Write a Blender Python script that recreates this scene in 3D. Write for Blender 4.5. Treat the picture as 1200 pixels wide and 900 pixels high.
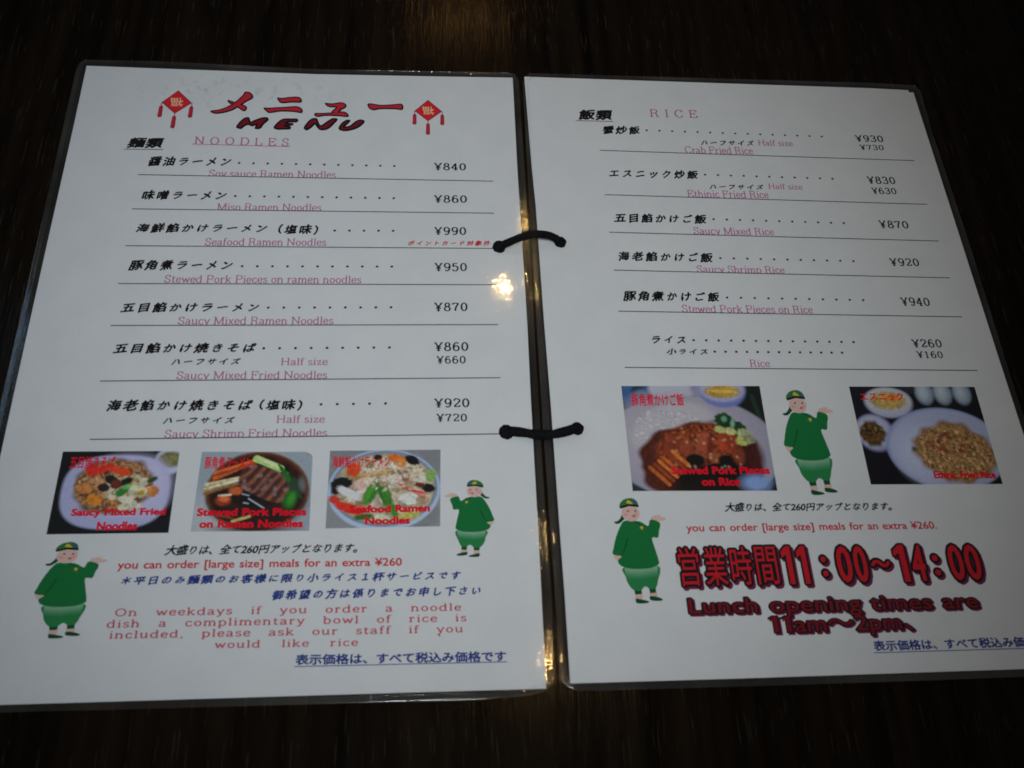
import bpy, bmesh, math, random
import numpy as np
from mathutils import Matrix, Vector

# ------------------------------------------------------------------ camera, light, exposure
scene = bpy.context.scene
for o in list(bpy.data.objects):
    bpy.data.objects.remove(o, do_unlink=True)
COL = scene.collection
scene.view_settings.view_transform = 'Standard'
scene.view_settings.look = 'None'
scene.view_settings.gamma = 1.0
scene.view_settings.exposure = 0.0
scene.view_settings.use_curve_mapping = False
scene.cycles.use_denoising = True
scene.cycles.filter_width = 1.7
scene.cycles.max_bounces = 8
scene.cycles.transparent_max_bounces = 16
scene.cycles.caustics_reflective = False
scene.cycles.caustics_refractive = False

CAM_MATRIX = [(0.995023, -0.002582, -0.099617, 0.163986), (-0.041258, 0.899286, -0.435411, -0.341079), (0.090708, 0.437354, 0.894703, 0.348586), (0.0, 0.0, 0.0, 1.0)]
CAM_FOCAL = 31.799

def add_camera():
    cd = bpy.data.cameras.new('camera')
    cd.sensor_width = 36.0
    cd.lens = CAM_FOCAL
    cd.clip_start = 0.01
    cd.clip_end = 50.0
    cd.dof.use_dof = True
    cd.dof.focus_distance = 0.47
    cd.dof.aperture_fstop = 16.0
    co = bpy.data.objects.new('camera', cd)
    COL.objects.link(co)
    co.matrix_world = Matrix(CAM_MATRIX)
    scene.camera = co

add_camera()

world = bpy.data.worlds.new('World')
scene.world = world
world.use_nodes = True
bg = world.node_tree.nodes['Background']
bg.inputs[0].default_value = (0.55, 0.60, 0.70, 1)
bg.inputs[1].default_value = 0.045

def look_at(o, target):
    d = Vector(target) - o.location
    o.rotation_euler = d.to_track_quat('-Z', 'Y').to_euler()

def lamp(name, kind, loc, energy, color, size, target=None, **kw):
    ld = bpy.data.lights.new(name, kind)
    ld.energy = energy
    ld.color = color
    if kind == 'AREA':
        ld.shape = 'RECTANGLE'
        ld.size, ld.size_y = size
    else:
        ld.shadow_soft_size = size
    for k, v in kw.items():
        setattr(ld, k, v)
    lo = bpy.data.objects.new(name, ld)
    lo.location = loc
    COL.objects.link(lo)
    if target is not None:
        look_at(lo, target)
    return lo

# cool window light from the left, an added soft spot that shapes the brightness falloff over the pages, and the warm bulbs of the dining room
lamp('window_light', 'AREA', (-0.75, 0.10, 0.62), 1.7, (0.36, 0.66, 1.0), (0.7, 0.7), (0.16, -0.17, 0))
lamp('falloff_spot', 'SPOT', (0.146, -0.532, 0.857), 18.1, (0.91, 0.975, 1.0), 0.09, (0.176, -0.122, 0), spot_size=math.radians(38.4), spot_blend=1.0)
WARM = (1.0, 0.62, 0.24)
lamp('bulb', 'POINT', (0.266, 0.434, 0.90), 1.0, WARM, 0.0055)
lamp('bulb', 'POINT', (0.318, -0.150, 0.90), 1.0, WARM, 0.010)
lamp('bulb', 'POINT', (0.318, 0.556, 0.90), 0.55, WARM, 0.007)
lamp('bulb', 'POINT', (0.322, 0.020, 0.90), 0.30, WARM, 0.007)
lamp('bulb', 'POINT', (0.236, 1.06, 0.92), 0.5, (1.0, 0.50, 0.14), 0.008)

# ------------------------------------------------------------------ layout of the print, millimetres on each sheet
LEFT_TEXT = [
    ('brushbold', 'black', '麺類', 26.17, 42.85, -49.86, -49.79, 6.43, 'section_heading'),
    ('serif', 'purple', 'NOODLES', 56.79, 100.61, -46.8, -46.93, 4.54, 'section_heading'),
    ('brush', 'black', '醤油ラーメン', 37.35, 74.9, -60.39, -59.79, 6.0, 'dish_name'),
    ('serif', 'purple', 'Soy sauce Ramen Noodles', 65.32, 123.66, -65.96, -65.67, 4.12, 'english_name'),
    ('price', 'black', '¥840', 169.75, 185.0, -59.87, -59.78, 4.11, 'price'),
    ('brush', 'black', '味噌ラーメン', 36.83, 74.62, -79.61, -79.15, 5.67, 'dish_name'),
    ('serif', 'purple', 'Miso Ramen Noodles', 71.06, 117.93, -84.92, -84.62, 3.92, 'english_name'),
    ('price', 'black', '¥860', 169.67, 185.08, -78.98, -78.84, 4.1, 'price'),
    ('brush', 'black', '海鮮餡かけラーメン', 36.8, 94.31, -97.93, -97.39, 5.69, 'dish_name'),
    ('brush', 'black', '（塩味）', 99.17, 117.14, -98.08, -97.96, 5.95, 'dish_name'),
    ('serif', 'purple', 'Seafood Ramen Noodles', 67.64, 121.05, -104.15, -103.78, 3.9, 'english_name'),
    ('price', 'black', '¥990', 169.68, 184.37, -97.17, -97.09, 4.14, 'price'),
    ('brush', 'red', 'ポイントカード対象外', 157.63, 195.43, -103.59, -103.2, 3.13, 'footnote'),
    ('brush', 'black', '豚角煮ラーメン', 36.28, 80.87, -117.76, -117.43, 5.67, 'dish_name'),
    ('serif', 'purple', 'Stewed Pork Pieces on ramen noodles', 52.44, 137.32, -123.8, -123.6, 3.9, 'english_name'),
    ('price', 'black', '¥950', 169.76, 184.33, -116.92, -116.81, 4.2, 'price'),
    ('brush', 'black', '五目餡かけラーメン', 36.04, 93.99, -139.08, -138.72, 5.45, 'dish_name'),
    ('serif', 'purple', 'Saucy Mixed Ramen Noodles', 60.62, 126.04, -144.69, -144.47, 3.73, 'english_name'),
    ('price', 'black', '¥870', 169.57, 184.19, -137.78, -137.65, 4.19, 'price'),
    ('brush', 'black', '五目餡かけ焼きそば', 35.9, 94.43, -158.85, -158.68, 5.46, 'dish_name'),
    ('brush', 'black', 'ハーフサイズ', 60.18, 88.45, -164.08, -164.0, 3.13, 'half_size_note'),
    ('serif', 'purple', 'Half size', 105.16, 124.56, -164.29, -164.27, 3.36, 'half_size_note'),
    ('serif', 'purple', 'Saucy Mixed Fried Noodles', 63.09, 124.61, -170.67, -170.63, 3.56, 'english_name'),
    ('price', 'black', '¥860', 169.49, 184.16, -157.61, -157.5, 4.09, 'price'),
    ('price', 'black', '¥660', 170.41, 182.91, -163.63, -163.59, 3.46, 'price'),
    ('brush', 'black', '海老餡かけ焼きそば', 37.15, 95.18, -185.24, -185.46, 5.56, 'dish_name'),
    ('brush', 'black', '（塩味）', 97.72, 115.16, -185.44, -185.35, 5.36, 'dish_name'),
    ('brush', 'black', 'ハーフサイズ', 60.12, 88.46, -190.78, -190.88, 3.01, 'half_size_note'),
    ('serif', 'purple', 'Half size', 105.2, 124.59, -190.73, -190.75, 3.28, 'half_size_note'),
    ('serif', 'purple', 'Saucy Shrimp Fried Noodles', 61.44, 125.85, -196.9, -196.89, 3.42, 'english_name'),
    ('price', 'black', '¥920', 169.39, 184.05, -184.24, -184.19, 3.93, 'price'),
    ('price', 'black', '¥720', 170.28, 182.92, -190.73, -190.68, 3.4, 'price'),
    ('brush2', 'black', '大盛りは、全て260円アップとなります。', 67.25, 139.54, -245.09, -245.54, 4.14, 'portion_note'),
    ('sans', 'red', 'you can order [large size] meals for an extra ¥260', 50.84, 156.73, -249.76, -250.81, 3.19, 'portion_note'),
    ('brush', 'blue', '＊平日のみ麺類のお客様に限り小ライス１杯サービスです', 53.0, 179.33, -256.26, -257.04, 3.85, 'service_note'),
    ('brush', 'blue', '御希望の方は係りまでお申し下さい', 108.51, 186.63, -263.1, -263.15, 4.09, 'service_note'),
    ('wide', 'dullred', 'On weekdays if you order a noodle', 52.41, 179.14, -267.37, -268.51, 2.74, 'service_note'),
    ('wide', 'dullred', 'dish a complimentary bowl of rice is', 50.12, 181.12, -271.43, -272.53, 2.74, 'service_note'),
    ('wide', 'dullred', 'included, please ask our staff if you', 51.72, 179.67, -275.36, -276.55, 2.71, 'service_note'),
    ('wide', 'dullred', 'would like rice', 89.36, 140.97, -279.81, -280.37, 2.62, 'service_note'),
    ('gothic', 'blue', '表示価格は、すべて税込み価格です', 118.65, 195.56, -286.68, -287.64, 3.86, 'tax_note'),
]
RIGHT_TEXT = [
    ('brushbold', 'black', '飯類', 25.06, 42.81, -27.61, -27.17, 6.95, 'section_heading'),
    ('serif', 'purple', 'RICE', 62.22, 87.08, -23.74, -23.17, 5.0, 'section_heading'),
    ('brush', 'black', '蟹炒飯', 36.63, 55.79, -36.24, -35.73, 5.68, 'dish_name'),
    ('brush', 'black', 'ハーフサイズ', 86.21, 114.26, -41.02, -40.2, 3.42, 'half_size_note'),
    ('serif', 'purple', 'Half size', 116.53, 134.69, -39.77, -39.51, 3.57, 'half_size_note'),
    ('serif', 'purple', 'Crab Fried Rice', 77.41, 112.64, -46.51, -45.7, 4.47, 'english_name'),
    ('price', 'black', '¥930', 169.46, 184.63, -34.82, -34.52, 4.11, 'price'),
    ('price', 'black', '¥730', 170.56, 183.56, -40.15, -39.91, 3.22, 'price'),
    ('brush', 'black', 'エスニック炒飯', 37.17, 82.11, -63.28, -62.59, 5.54, 'dish_name'),
    ('brush', 'black', 'ハーフサイズ', 86.57, 114.39, -68.37, -67.77, 3.03, 'half_size_note'),
    ('serif', 'purple', 'Half size', 116.91, 134.39, -67.15, -66.94, 3.28, 'half_size_note'),
    ('serif', 'purple', 'Ethinic Fried Rice', 74.95, 115.88, -73.68, -72.86, 4.23, 'english_name'),
    ('price', 'black', '¥830', 169.75, 184.54, -61.81, -61.63, 4.34, 'price'),
    ('price', 'black', '¥630', 170.52, 183.54, -68.16, -68.02, 3.75, 'price'),
    ('brush', 'black', '五目餡かけご飯', 36.88, 82.46, -89.9, -89.5, 5.74, 'dish_name'),
    ('serif', 'purple', 'Saucy Mixed Rice', 74.93, 114.57, -95.34, -94.85, 4.05, 'english_name'),
    ('price', 'black', '¥870', 169.51, 184.65, -88.9, -88.86, 4.31, 'price'),
    ('brush', 'black', '海老餡かけご飯', 36.86, 82.37, -111.48, -111.34, 5.67, 'dish_name'),
    ('serif', 'purple', 'Saucy Shrimp Rice', 73.41, 115.91, -116.91, -116.45, 3.86, 'english_name'),
    ('price', 'black', '¥920', 169.71, 184.47, -110.93, -110.83, 4.22, 'price'),
    ('brush', 'black', '豚角煮かけご飯', 36.79, 82.16, -133.01, -132.95, 5.69, 'dish_name'),
    ('serif', 'purple', 'Stewed Pork Pieces on Rice', 63.49, 125.4, -138.38, -137.92, 3.9, 'english_name'),
    ('price', 'black', '¥940', 169.78, 184.03, -133.03, -133.03, 4.35, 'price'),
    ('brush', 'black', 'ライス', 47.65, 62.99, -154.59, -154.6, 3.92, 'dish_name'),
    ('brush', 'black', '小ライス', 53.48, 72.16, -160.16, -160.16, 3.32, 'dish_name'),
    ('serif', 'purple', 'Rice', 90.67, 99.77, -165.87, -165.81, 3.57, 'english_name'),
    ('price', 'black', '¥260', 169.57, 183.99, -155.19, -155.13, 4.06, 'price'),
    ('price', 'black', '¥160', 170.39, 182.94, -160.64, -160.66, 3.35, 'price'),
    ('brush2', 'black', '大盛りは、全て260円アップとなります。', 68.53, 140.45, -232.24, -232.64, 4.02, 'portion_note'),
    ('sans', 'red', 'you can order [large size] meals for an extra ¥260.', 51.58, 158.2, -240.12, -240.52, 3.25, 'portion_note'),
    ('gothic', 'blue', '表示価格は、すべて税込み価格です', 119.47, 196.65, -288.79, -289.0, 4.05, 'tax_note'),
]
HOURS = [
    ('営', 45.53, 55.59, -262.97, 17.24),
    ('業', 55.89, 66.67, -262.99, 17.19),
    ('時', 66.7, 77.06, -263.01, 17.15),
    ('間', 77.02, 87.63, -263.03, 17.11),
    ('1', 88.15, 93.8, -263.05, 17.07),
    ('1', 94.52, 100.02, -263.06, 17.05),
    ('：', 103.99, 108.26, -260.43, 10.15),
    ('0', 110.59, 118.76, -263.09, 16.97),
    ('0', 117.78, 125.26, -263.1, 16.95),
    ('～', 124.84, 135.15, -257.3, 5.21),
    ('1', 135.53, 142.08, -263.14, 16.87),
    ('4', 142.29, 149.96, -263.15, 16.84),
    ('：', 151.37, 155.95, -261.04, 10.42),
    ('0', 158.36, 166.48, -263.18, 16.78),
    ('0', 165.47, 173.85, -263.2, 16.75),
]
LUNCH = [
    ('lunch', 'darkred', 'Lunch opening times are', 48.09, 167.36, -272.57, -273.22, 6.03),
    ('lunch', 'darkred', '11am～2pm、', 79.38, 137.6, -280.56, -280.71, 6.2),
]
LEFT_DOTS = [
    (78.58, -57.55, 150.85, -57.9, 12, 0.5),
    (78.5, -76.77, 150.9, -76.81, 12, 0.5),
    (124.52, -95.48, 150.91, -95.26, 5, 0.5),
    (84.93, -115.04, 150.65, -114.74, 11, 0.5),
    (97.85, -136.27, 150.63, -135.93, 9, 0.5),
    (97.46, -156.23, 150.28, -155.92, 9, 0.5),
    (122.7, -182.54, 149.16, -182.3, 5, 0.5),
]
RIGHT_DOTS = [
    (59.25, -32.64, 151.4, -32.38, 15, 0.5),
    (85.53, -59.57, 151.35, -59.57, 11, 0.5),
    (85.84, -86.36, 151.37, -86.66, 11, 0.5),
    (85.75, -108.64, 151.31, -108.74, 11, 0.5),
    (85.65, -130.21, 151.25, -130.43, 11, 0.5),
    (66.72, -152.7, 141.48, -152.83, 14, 0.5),
    (75.54, -158.38, 134.8, -158.38, 13, 0.5),
]
LEFT_UNDER = [
    (25.1, -50.54, 43.12, -50.34, 0.35, 'black'),
    (55.81, -46.77, 101.43, -47.28, 0.4, 'purple'),
    (118.41, -287.15, 195.87, -287.77, 0.3, 'blue'),
]
RIGHT_UNDER = [
    (23.64, -28.13, 42.57, -27.74, 0.35, 'black'),
    (119.0, -289.32, 196.84, -289.54, 0.3, 'blue'),
]
LEFT_RULES = [
    (33.66, -65.28, 197.81, -66.06, 0.42),
    (33.65, -84.66, 197.61, -84.74, 0.42),
    (33.47, -104.68, 196.37, -104.51, 0.42),
    (33.18, -124.35, 197.36, -124.06, 0.42),
    (33.0, -145.22, 197.45, -144.59, 0.42),
    (32.79, -171.39, 197.57, -170.58, 0.42),
    (32.71, -197.26, 196.04, -196.49, 0.42),
]
RIGHT_RULES = [
    (33.95, -46.58, 198.26, -46.14, 0.42),
    (34.04, -73.64, 198.0, -73.8, 0.42),
    (34.05, -95.44, 198.12, -95.92, 0.42),
    (34.2, -116.48, 197.99, -117.22, 0.42),
    (33.98, -138.27, 197.96, -138.79, 0.42),
    (33.91, -166.53, 197.58, -166.93, 0.42),
]
LEFT_PAPER = [(0.21, 1.0), (32.18, 0.4), (111.02, -0.87), (166.23, -0.49), (209.88, 0.01), (209.7, -59.5), (210.3, -144.36), (210.03, -181.61), (210.04, -233.88), (209.95, -264.31), (209.75, -297.69), (160.03, -297.44), (105.57, -297.29), (52.59, -297.01), (17.99, -296.44)]
LEFT_EDGE = [(0.33, -33.15), (0.16, -73.35), (-0.01, -110.4), (-0.09, -148.74), (-0.1, -168.68)]
RIGHT_PAPER = [(-0.86, -0.77), (91.4, 0.04), (209.94, 0.83), (209.95, -26.78), (209.98, -99.38), (209.97, -156.17), (210.12, -199.1), (178.77, -297.22), (136.49, -297.15), (65.27, -297.04), (0.01, -296.72), (0.33, -265.24), (0.3, -234.88), (0.39, -182.68), (0.09, -145.45), (0.15, -80.73), (-0.38, -60.52)]
LEFT_FILM = [(-4.32, -33.27), (-3.47, 2.56), (-1.01, 4.9), (31.57, 5.19), (110.84, 2.49), (205.29, 3.34), (210.95, 2.66), (212.92, -2.2), (213.03, -32.97), (213.46, -108.46), (213.22, -181.63), (213.28, -233.94), (213.75, -264.4), (212.8, -294.18), (212.34, -296.57), (208.42, -298.84), (203.35, -300.01), (184.65, -300.88), (105.8, -300.19), (53.02, -299.87), (32.28, -299.6)]
RIGHT_FILM = [(-1.87, -3.26), (1.73, 2.35), (186.86, 6.4), (212.06, 6.0), (214.41, 1.86), (213.37, -26.62), (213.89, -99.27), (212.83, -173.69), (142.63, -300.18), (74.71, -299.95), (9.82, -299.58), (1.0, -298.99), (-3.49, -295.7), (-3.73, -290.26), (-3.42, -265.15), (-3.46, -234.82), (-3.49, -182.69), (-3.27, -109.65), (-2.33, -39.52)]
BACK = [(-0.7, -0.3), (186.09, 3.13), (207.3, 2.68)]
PHOTO0 = [(23.29, -202.33), (68.15, -202.6), (67.81, -236.2), (22.9, -235.97)]
PHOTO1 = [(76.86, -203.06), (120.5, -203.57), (120.86, -236.39), (76.07, -235.88)]
PHOTO2 = [(127.37, -203.21), (171.81, -203.2), (171.46, -235.51), (127.05, -235.62)]
PHOTO3 = [(31.51, -175.51), (93.18, -175.24), (92.48, -223.36), (31.37, -222.89)]
PHOTO4 = [(134.27, -175.31), (193.75, -175.23), (193.21, -221.38), (133.82, -221.06)]
BOY0 = (22.48, 46.67, -274.84, -239.19)
BOY1 = (173.32, 192.9, -248.13, -216.59)
BOY2 = (99.04, 124.15, -225.51, -177.3)
BOY3 = (20.4, 43.67, -268.37, -226.01)
CHARM0 = (37.12, 54.26, -37.44, -13.55)
CHARM1 = (158.71, 175.03, -38.43, -16.08)
TITLE = [[(69.89, -19.19), (73.44, -20.58), (76.54, -21.64), (78.99, -23.17), (78.8, -25.01), (77.75, -25.72), (75.93, -24.4), (73.59, -22.18), (70.92, -21.11)], [(62.46, -26.25), (66.2, -25.36), (70.26, -23.19), (74.2, -19.41), (76.87, -15.52), (77.59, -13.75), (79.76, -13.92), (81.4, -15.96), (81.11, -17.71), (78.53, -19.74), (75.76, -22.46), (72.17, -25.42), (68.07, -27.12), (64.3, -27.68)], [(93.43, -17.0), (95.62, -17.16), (99.91, -16.34), (103.39, -16.24), (104.96, -17.82), (104.45, -19.46), (100.12, -19.58), (95.82, -20.17), (94.46, -19.28)], [(87.44, -23.62), (90.02, -23.55), (96.87, -22.9), (102.89, -22.27), (105.59, -24.03), (105.28, -26.1), (101.36, -25.52), (95.32, -25.46), (90.24, -26.51), (88.61, -25.42)], [(116.67, -19.82), (120.08, -19.96), (124.09, -19.13), (126.37, -20.02), (126.62, -21.79), (124.28, -23.87), (123.03, -26.02), (120.81, -26.32), (120.12, -24.93), (121.97, -22.28), (118.38, -21.91)], [(112.35, -26.32), (115.91, -26.22), (121.22, -25.6), (125.67, -25.01), (127.87, -26.6), (127.57, -28.01), (123.1, -27.67), (116.86, -27.6), (113.35, -28.4), (111.97, -27.5)], [(137.36, -19.94), (138.97, -19.42), (143.51, -20.24), (149.85, -19.7), (153.65, -19.24), (154.58, -21.12), (153.7, -22.81), (149.89, -22.44), (143.57, -22.62), (139.98, -23.43), (138.15, -22.3)]]
MENUWORD = [[(75.4, -35.69), (76.45, -33.21), (78.58, -30.34), (80.67, -29.94), (81.74, -32.51), (83.77, -31.33), (87.06, -29.77), (89.28, -29.71), (89.89, -31.05), (87.8, -33.81), (86.54, -36.3), (84.19, -36.58), (84.52, -34.34), (82.37, -35.07), (80.77, -34.21), (78.99, -35.15), (77.6, -36.75), (76.07, -36.56)], [(93.04, -35.58), (94.54, -32.73), (96.95, -30.41), (100.79, -30.09), (103.8, -30.23), (103.48, -31.94), (100.06, -32.14), (98.82, -32.85), (101.83, -32.99), (101.05, -34.14), (98.08, -34.44), (100.68, -35.05), (100.34, -36.4), (96.95, -36.71), (94.23, -36.78)], [(107.3, -35.55), (108.66, -32.37), (110.42, -30.06), (112.81, -29.54), (113.78, -31.67), (115.19, -34.0), (118.5, -30.98), (120.76, -29.33), (122.85, -29.73), (121.57, -32.03), (118.72, -35.71), (115.33, -36.69), (113.53, -35.06), (112.31, -33.17), (110.54, -35.24), (108.48, -36.86)], [(123.87, -35.55), (125.07, -32.4), (127.21, -30.36), (128.99, -30.32), (127.91, -32.32), (126.48, -34.33), (129.12, -33.8), (131.69, -31.06), (133.88, -29.84), (135.87, -30.6), (134.86, -32.72), (132.27, -35.11), (128.78, -36.58), (125.69, -36.89)]]
HOLES0 = [(199.28, -104.15), (199.07, -196.06)]
HOLES1 = [(10.27, -102.29), (10.54, -195.75)]
SHEET_MATRIX = [[(0.99987, 0.0, -0.016099, 0.0), (0.0, 1.0, 0.0, 0.0), (0.016099, 0.0, 0.99987, 0.0011), (0.0, 0.0, 0.0, 1.0)], [(0.999851, -0.006172, 0.016147, 0.216571), (0.006097, 0.99997, 0.004686, 0.000255), (-0.016175, -0.004587, 0.999859, 0.00541), (0.0, 0.0, 0.0, 1.0)]]

MM = 0.001
rng = random.Random(7)
nrng = np.random.default_rng(11)

# ------------------------------------------------------------------ materials
def lin(c):
    out = []
    for v in c:
        v = v / 255.0
        out.append(v / 12.92 if v <= 0.04045 else ((v + 0.055) / 1.055) ** 2.4)
    return out

PAPER_ALBEDO = 0.80

def ink(rgb, white=165):
    """colour of an ink as printed, given how it looks next to paper that looks `white`"""
    w = lin((white,) * 3)[0]
    return tuple(min(0.9, max(0.002, (v / w - 0.012) * 0.82) * PAPER_ALBEDO) for v in lin(rgb))

def new_mat(name):
    m = bpy.data.materials.new(name)
    m.use_nodes = True
    nt = m.node_tree
    b = nt.nodes['Principled BSDF']
    return m, nt, b

def flat_mat(name, rgb, rough=0.6, spec=0.05):
    m, nt, b = new_mat(name)
    tc = nt.nodes.new('ShaderNodeTexCoord')
    n = nt.nodes.new('ShaderNodeTexNoise')
    n.inputs['Scale'].default_value = 1500
    n.inputs['Detail'].default_value = 2
    mix = nt.nodes.new('ShaderNodeMixRGB')
    mix.blend_type = 'MIX'
    mix.inputs[1].default_value = tuple(c * 0.92 for c in rgb) + (1,)
    mix.inputs[2].default_value = tuple(min(1, c * 1.08 + 0.004) for c in rgb) + (1,)
    nt.links.new(tc.outputs['Object'], n.inputs['Vector'])
    nt.links.new(n.outputs['Fac'], mix.inputs[0])
    nt.links.new(mix.outputs[0], b.inputs['Base Color'])
    b.inputs['Roughness'].default_value = rough
    b.inputs['Specular IOR Level'].default_value = spec
    return m

MAT = {}
MAT['black'] = flat_mat('black_ink', ink((22, 21, 24)))
MAT['purple'] = flat_mat('purple_ink', ink((150, 90, 128)))
MAT['red'] = flat_mat('red_ink', ink((164, 30, 44)))
MAT['dullred'] = flat_mat('dull_red_ink', ink((160, 66, 80)))
MAT['blue'] = flat_mat('blue_ink', ink((30, 48, 110)))
MAT['hourred'] = flat_mat('bright_red_ink', ink((138, 20, 28), 140))
MAT['darkred'] = flat_mat('dark_red_ink', ink((84, 14, 22), 135))
MAT['maroon'] = flat_mat('maroon_shadow_ink', ink((70, 20, 44), 130))
MAT['titlered'] = flat_mat('title_red_ink', ink((150, 32, 42), 155))
MAT['robe'] = flat_mat('green_robe_ink', ink((20, 92, 48)))
MAT['robeline'] = flat_mat('dark_green_ink', ink((12, 62, 34)))
MAT['pantslight'] = flat_mat('pale_green_ink', ink((118, 152, 128)))
MAT['pantsmid'] = flat_mat('mid_green_ink', ink((70, 128, 90)))
MAT['pantsdeep'] = flat_mat('leaf_green_ink', ink((34, 104, 60)))
for gi in range(7):
    k_ = gi / 6.0
    MAT['pants%d' % gi] = flat_mat('pale_green_ink', ink(tuple(a + (b_ - a) * k_ for a, b_ in zip((34, 104, 60), (104, 142, 116)))))
MAT['skin'] = flat_mat('skin_ink', ink((176, 150, 144)))
MAT['cheek'] = flat_mat('pink_cheek_ink', ink((182, 128, 124)))
MAT['hatgreen'] = flat_mat('hat_green_ink', ink((44, 92, 52)))
MAT['yellow'] = flat_mat('yellow_ink', ink((160, 150, 50)))
MAT['hatblue'] = flat_mat('hat_blue_ink', ink((44, 76, 104)))
MAT['charmred'] = flat_mat('charm_red_ink', ink((164, 28, 38), 150))
MAT['cream'] = flat_mat('cream_ink', ink((196, 164, 128), 165))
MAT['tassel'] = flat_mat('tassel_red_ink', ink((122, 34, 50), 150))

# paper with a very faint tooth and grey ghosts of the print on its back
m, nt, b = new_mat('white_paper')
tc = nt.nodes.new('ShaderNodeTexCoord')
n1 = nt.nodes.new('ShaderNodeTexNoise'); n1.inputs['Scale'].default_value = 60; n1.inputs['Detail'].default_value = 5
r1 = nt.nodes.new('ShaderNodeValToRGB')
r1.color_ramp.elements[0].position = 0.3; r1.color_ramp.elements[0].color = (0.745, 0.77, 0.805, 1)
r1.color_ramp.elements[1].position = 0.7; r1.color_ramp.elements[1].color = (0.785, 0.805, 0.835, 1)
nt.links.new(tc.outputs['Object'], n1.inputs['Vector']); nt.links.new(n1.outputs['Fac'], r1.inputs[0])
n2 = nt.nodes.new('ShaderNodeTexNoise'); n2.inputs['Scale'].default_value = 190; n2.inputs['Detail'].default_value = 4; n2.inputs['Distortion'].default_value = 0.5
r2 = nt.nodes.new('ShaderNodeValToRGB')
r2.color_ramp.elements[0].position = 0.54; r2.color_ramp.elements[0].color = (0, 0, 0, 1)
r2.color_ramp.elements[1].position = 0.70; r2.color_ramp.elements[1].color = (1, 1, 1, 1)
nt.links.new(tc.outputs['Object'], n2.inputs['Vector']); nt.links.new(n2.outputs['Fac'], r2.inputs[0])
# ghosts only in a patch near the top of a sheet
sx = nt.nodes.new('ShaderNodeSeparateXYZ'); nt.links.new(tc.outputs['Object'], sx.inputs[0])
def math_node(op, a, bb, clamp=False):
    q = nt.nodes.new('ShaderNodeMath'); q.operation = op; q.use_clamp = clamp
    for i, v in enumerate((a, bb)):
        if isinstance(v, (int, float)): q.inputs[i].default_value = v
        elif v is not None: nt.links.new(v, q.inputs[i])
    return q.outputs[0]
dx = math_node('DIVIDE', math_node('SUBTRACT', sx.outputs['X'], 0.075), 0.062)
dy = math_node('DIVIDE', math_node('ADD', sx.outputs['Y'], 0.0135), 0.0125)
rr = math_node('ADD', math_node('MULTIPLY', dx, dx), math_node('MULTIPLY', dy, dy))
patch = math_node('MULTIPLY', math_node('SUBTRACT', 1.0, rr, True), 0.30)
fac = math_node('MULTIPLY', patch, r2.outputs[0])
mx = nt.nodes.new('ShaderNodeMixRGB'); nt.links.new(fac, mx.inputs[0]); nt.links.new(r1.outputs[0], mx.inputs[1])
mx.inputs[2].default_value = (0.22, 0.22, 0.26, 1)
nt.links.new(mx.outputs[0], b.inputs['Base Color'])
b.inputs['Roughness'].default_value = 0.6; b.inputs['Specular IOR Level'].default_value = 0.2
MAT['paper'] = m
m2 = m.copy(); m2.name = 'white_paper_clean'
for n_ in m2.node_tree.nodes:
    if n_.type == 'MATH' and abs(n_.inputs[1].default_value - 0.30) < 1e-4 and n_.operation == 'MULTIPLY': n_.inputs[1].default_value = 0.04
MAT['paper2'] = m2
MAT['paperedge'] = flat_mat('cream_paper_edge', (0.62, 0.61, 0.52))

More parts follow.
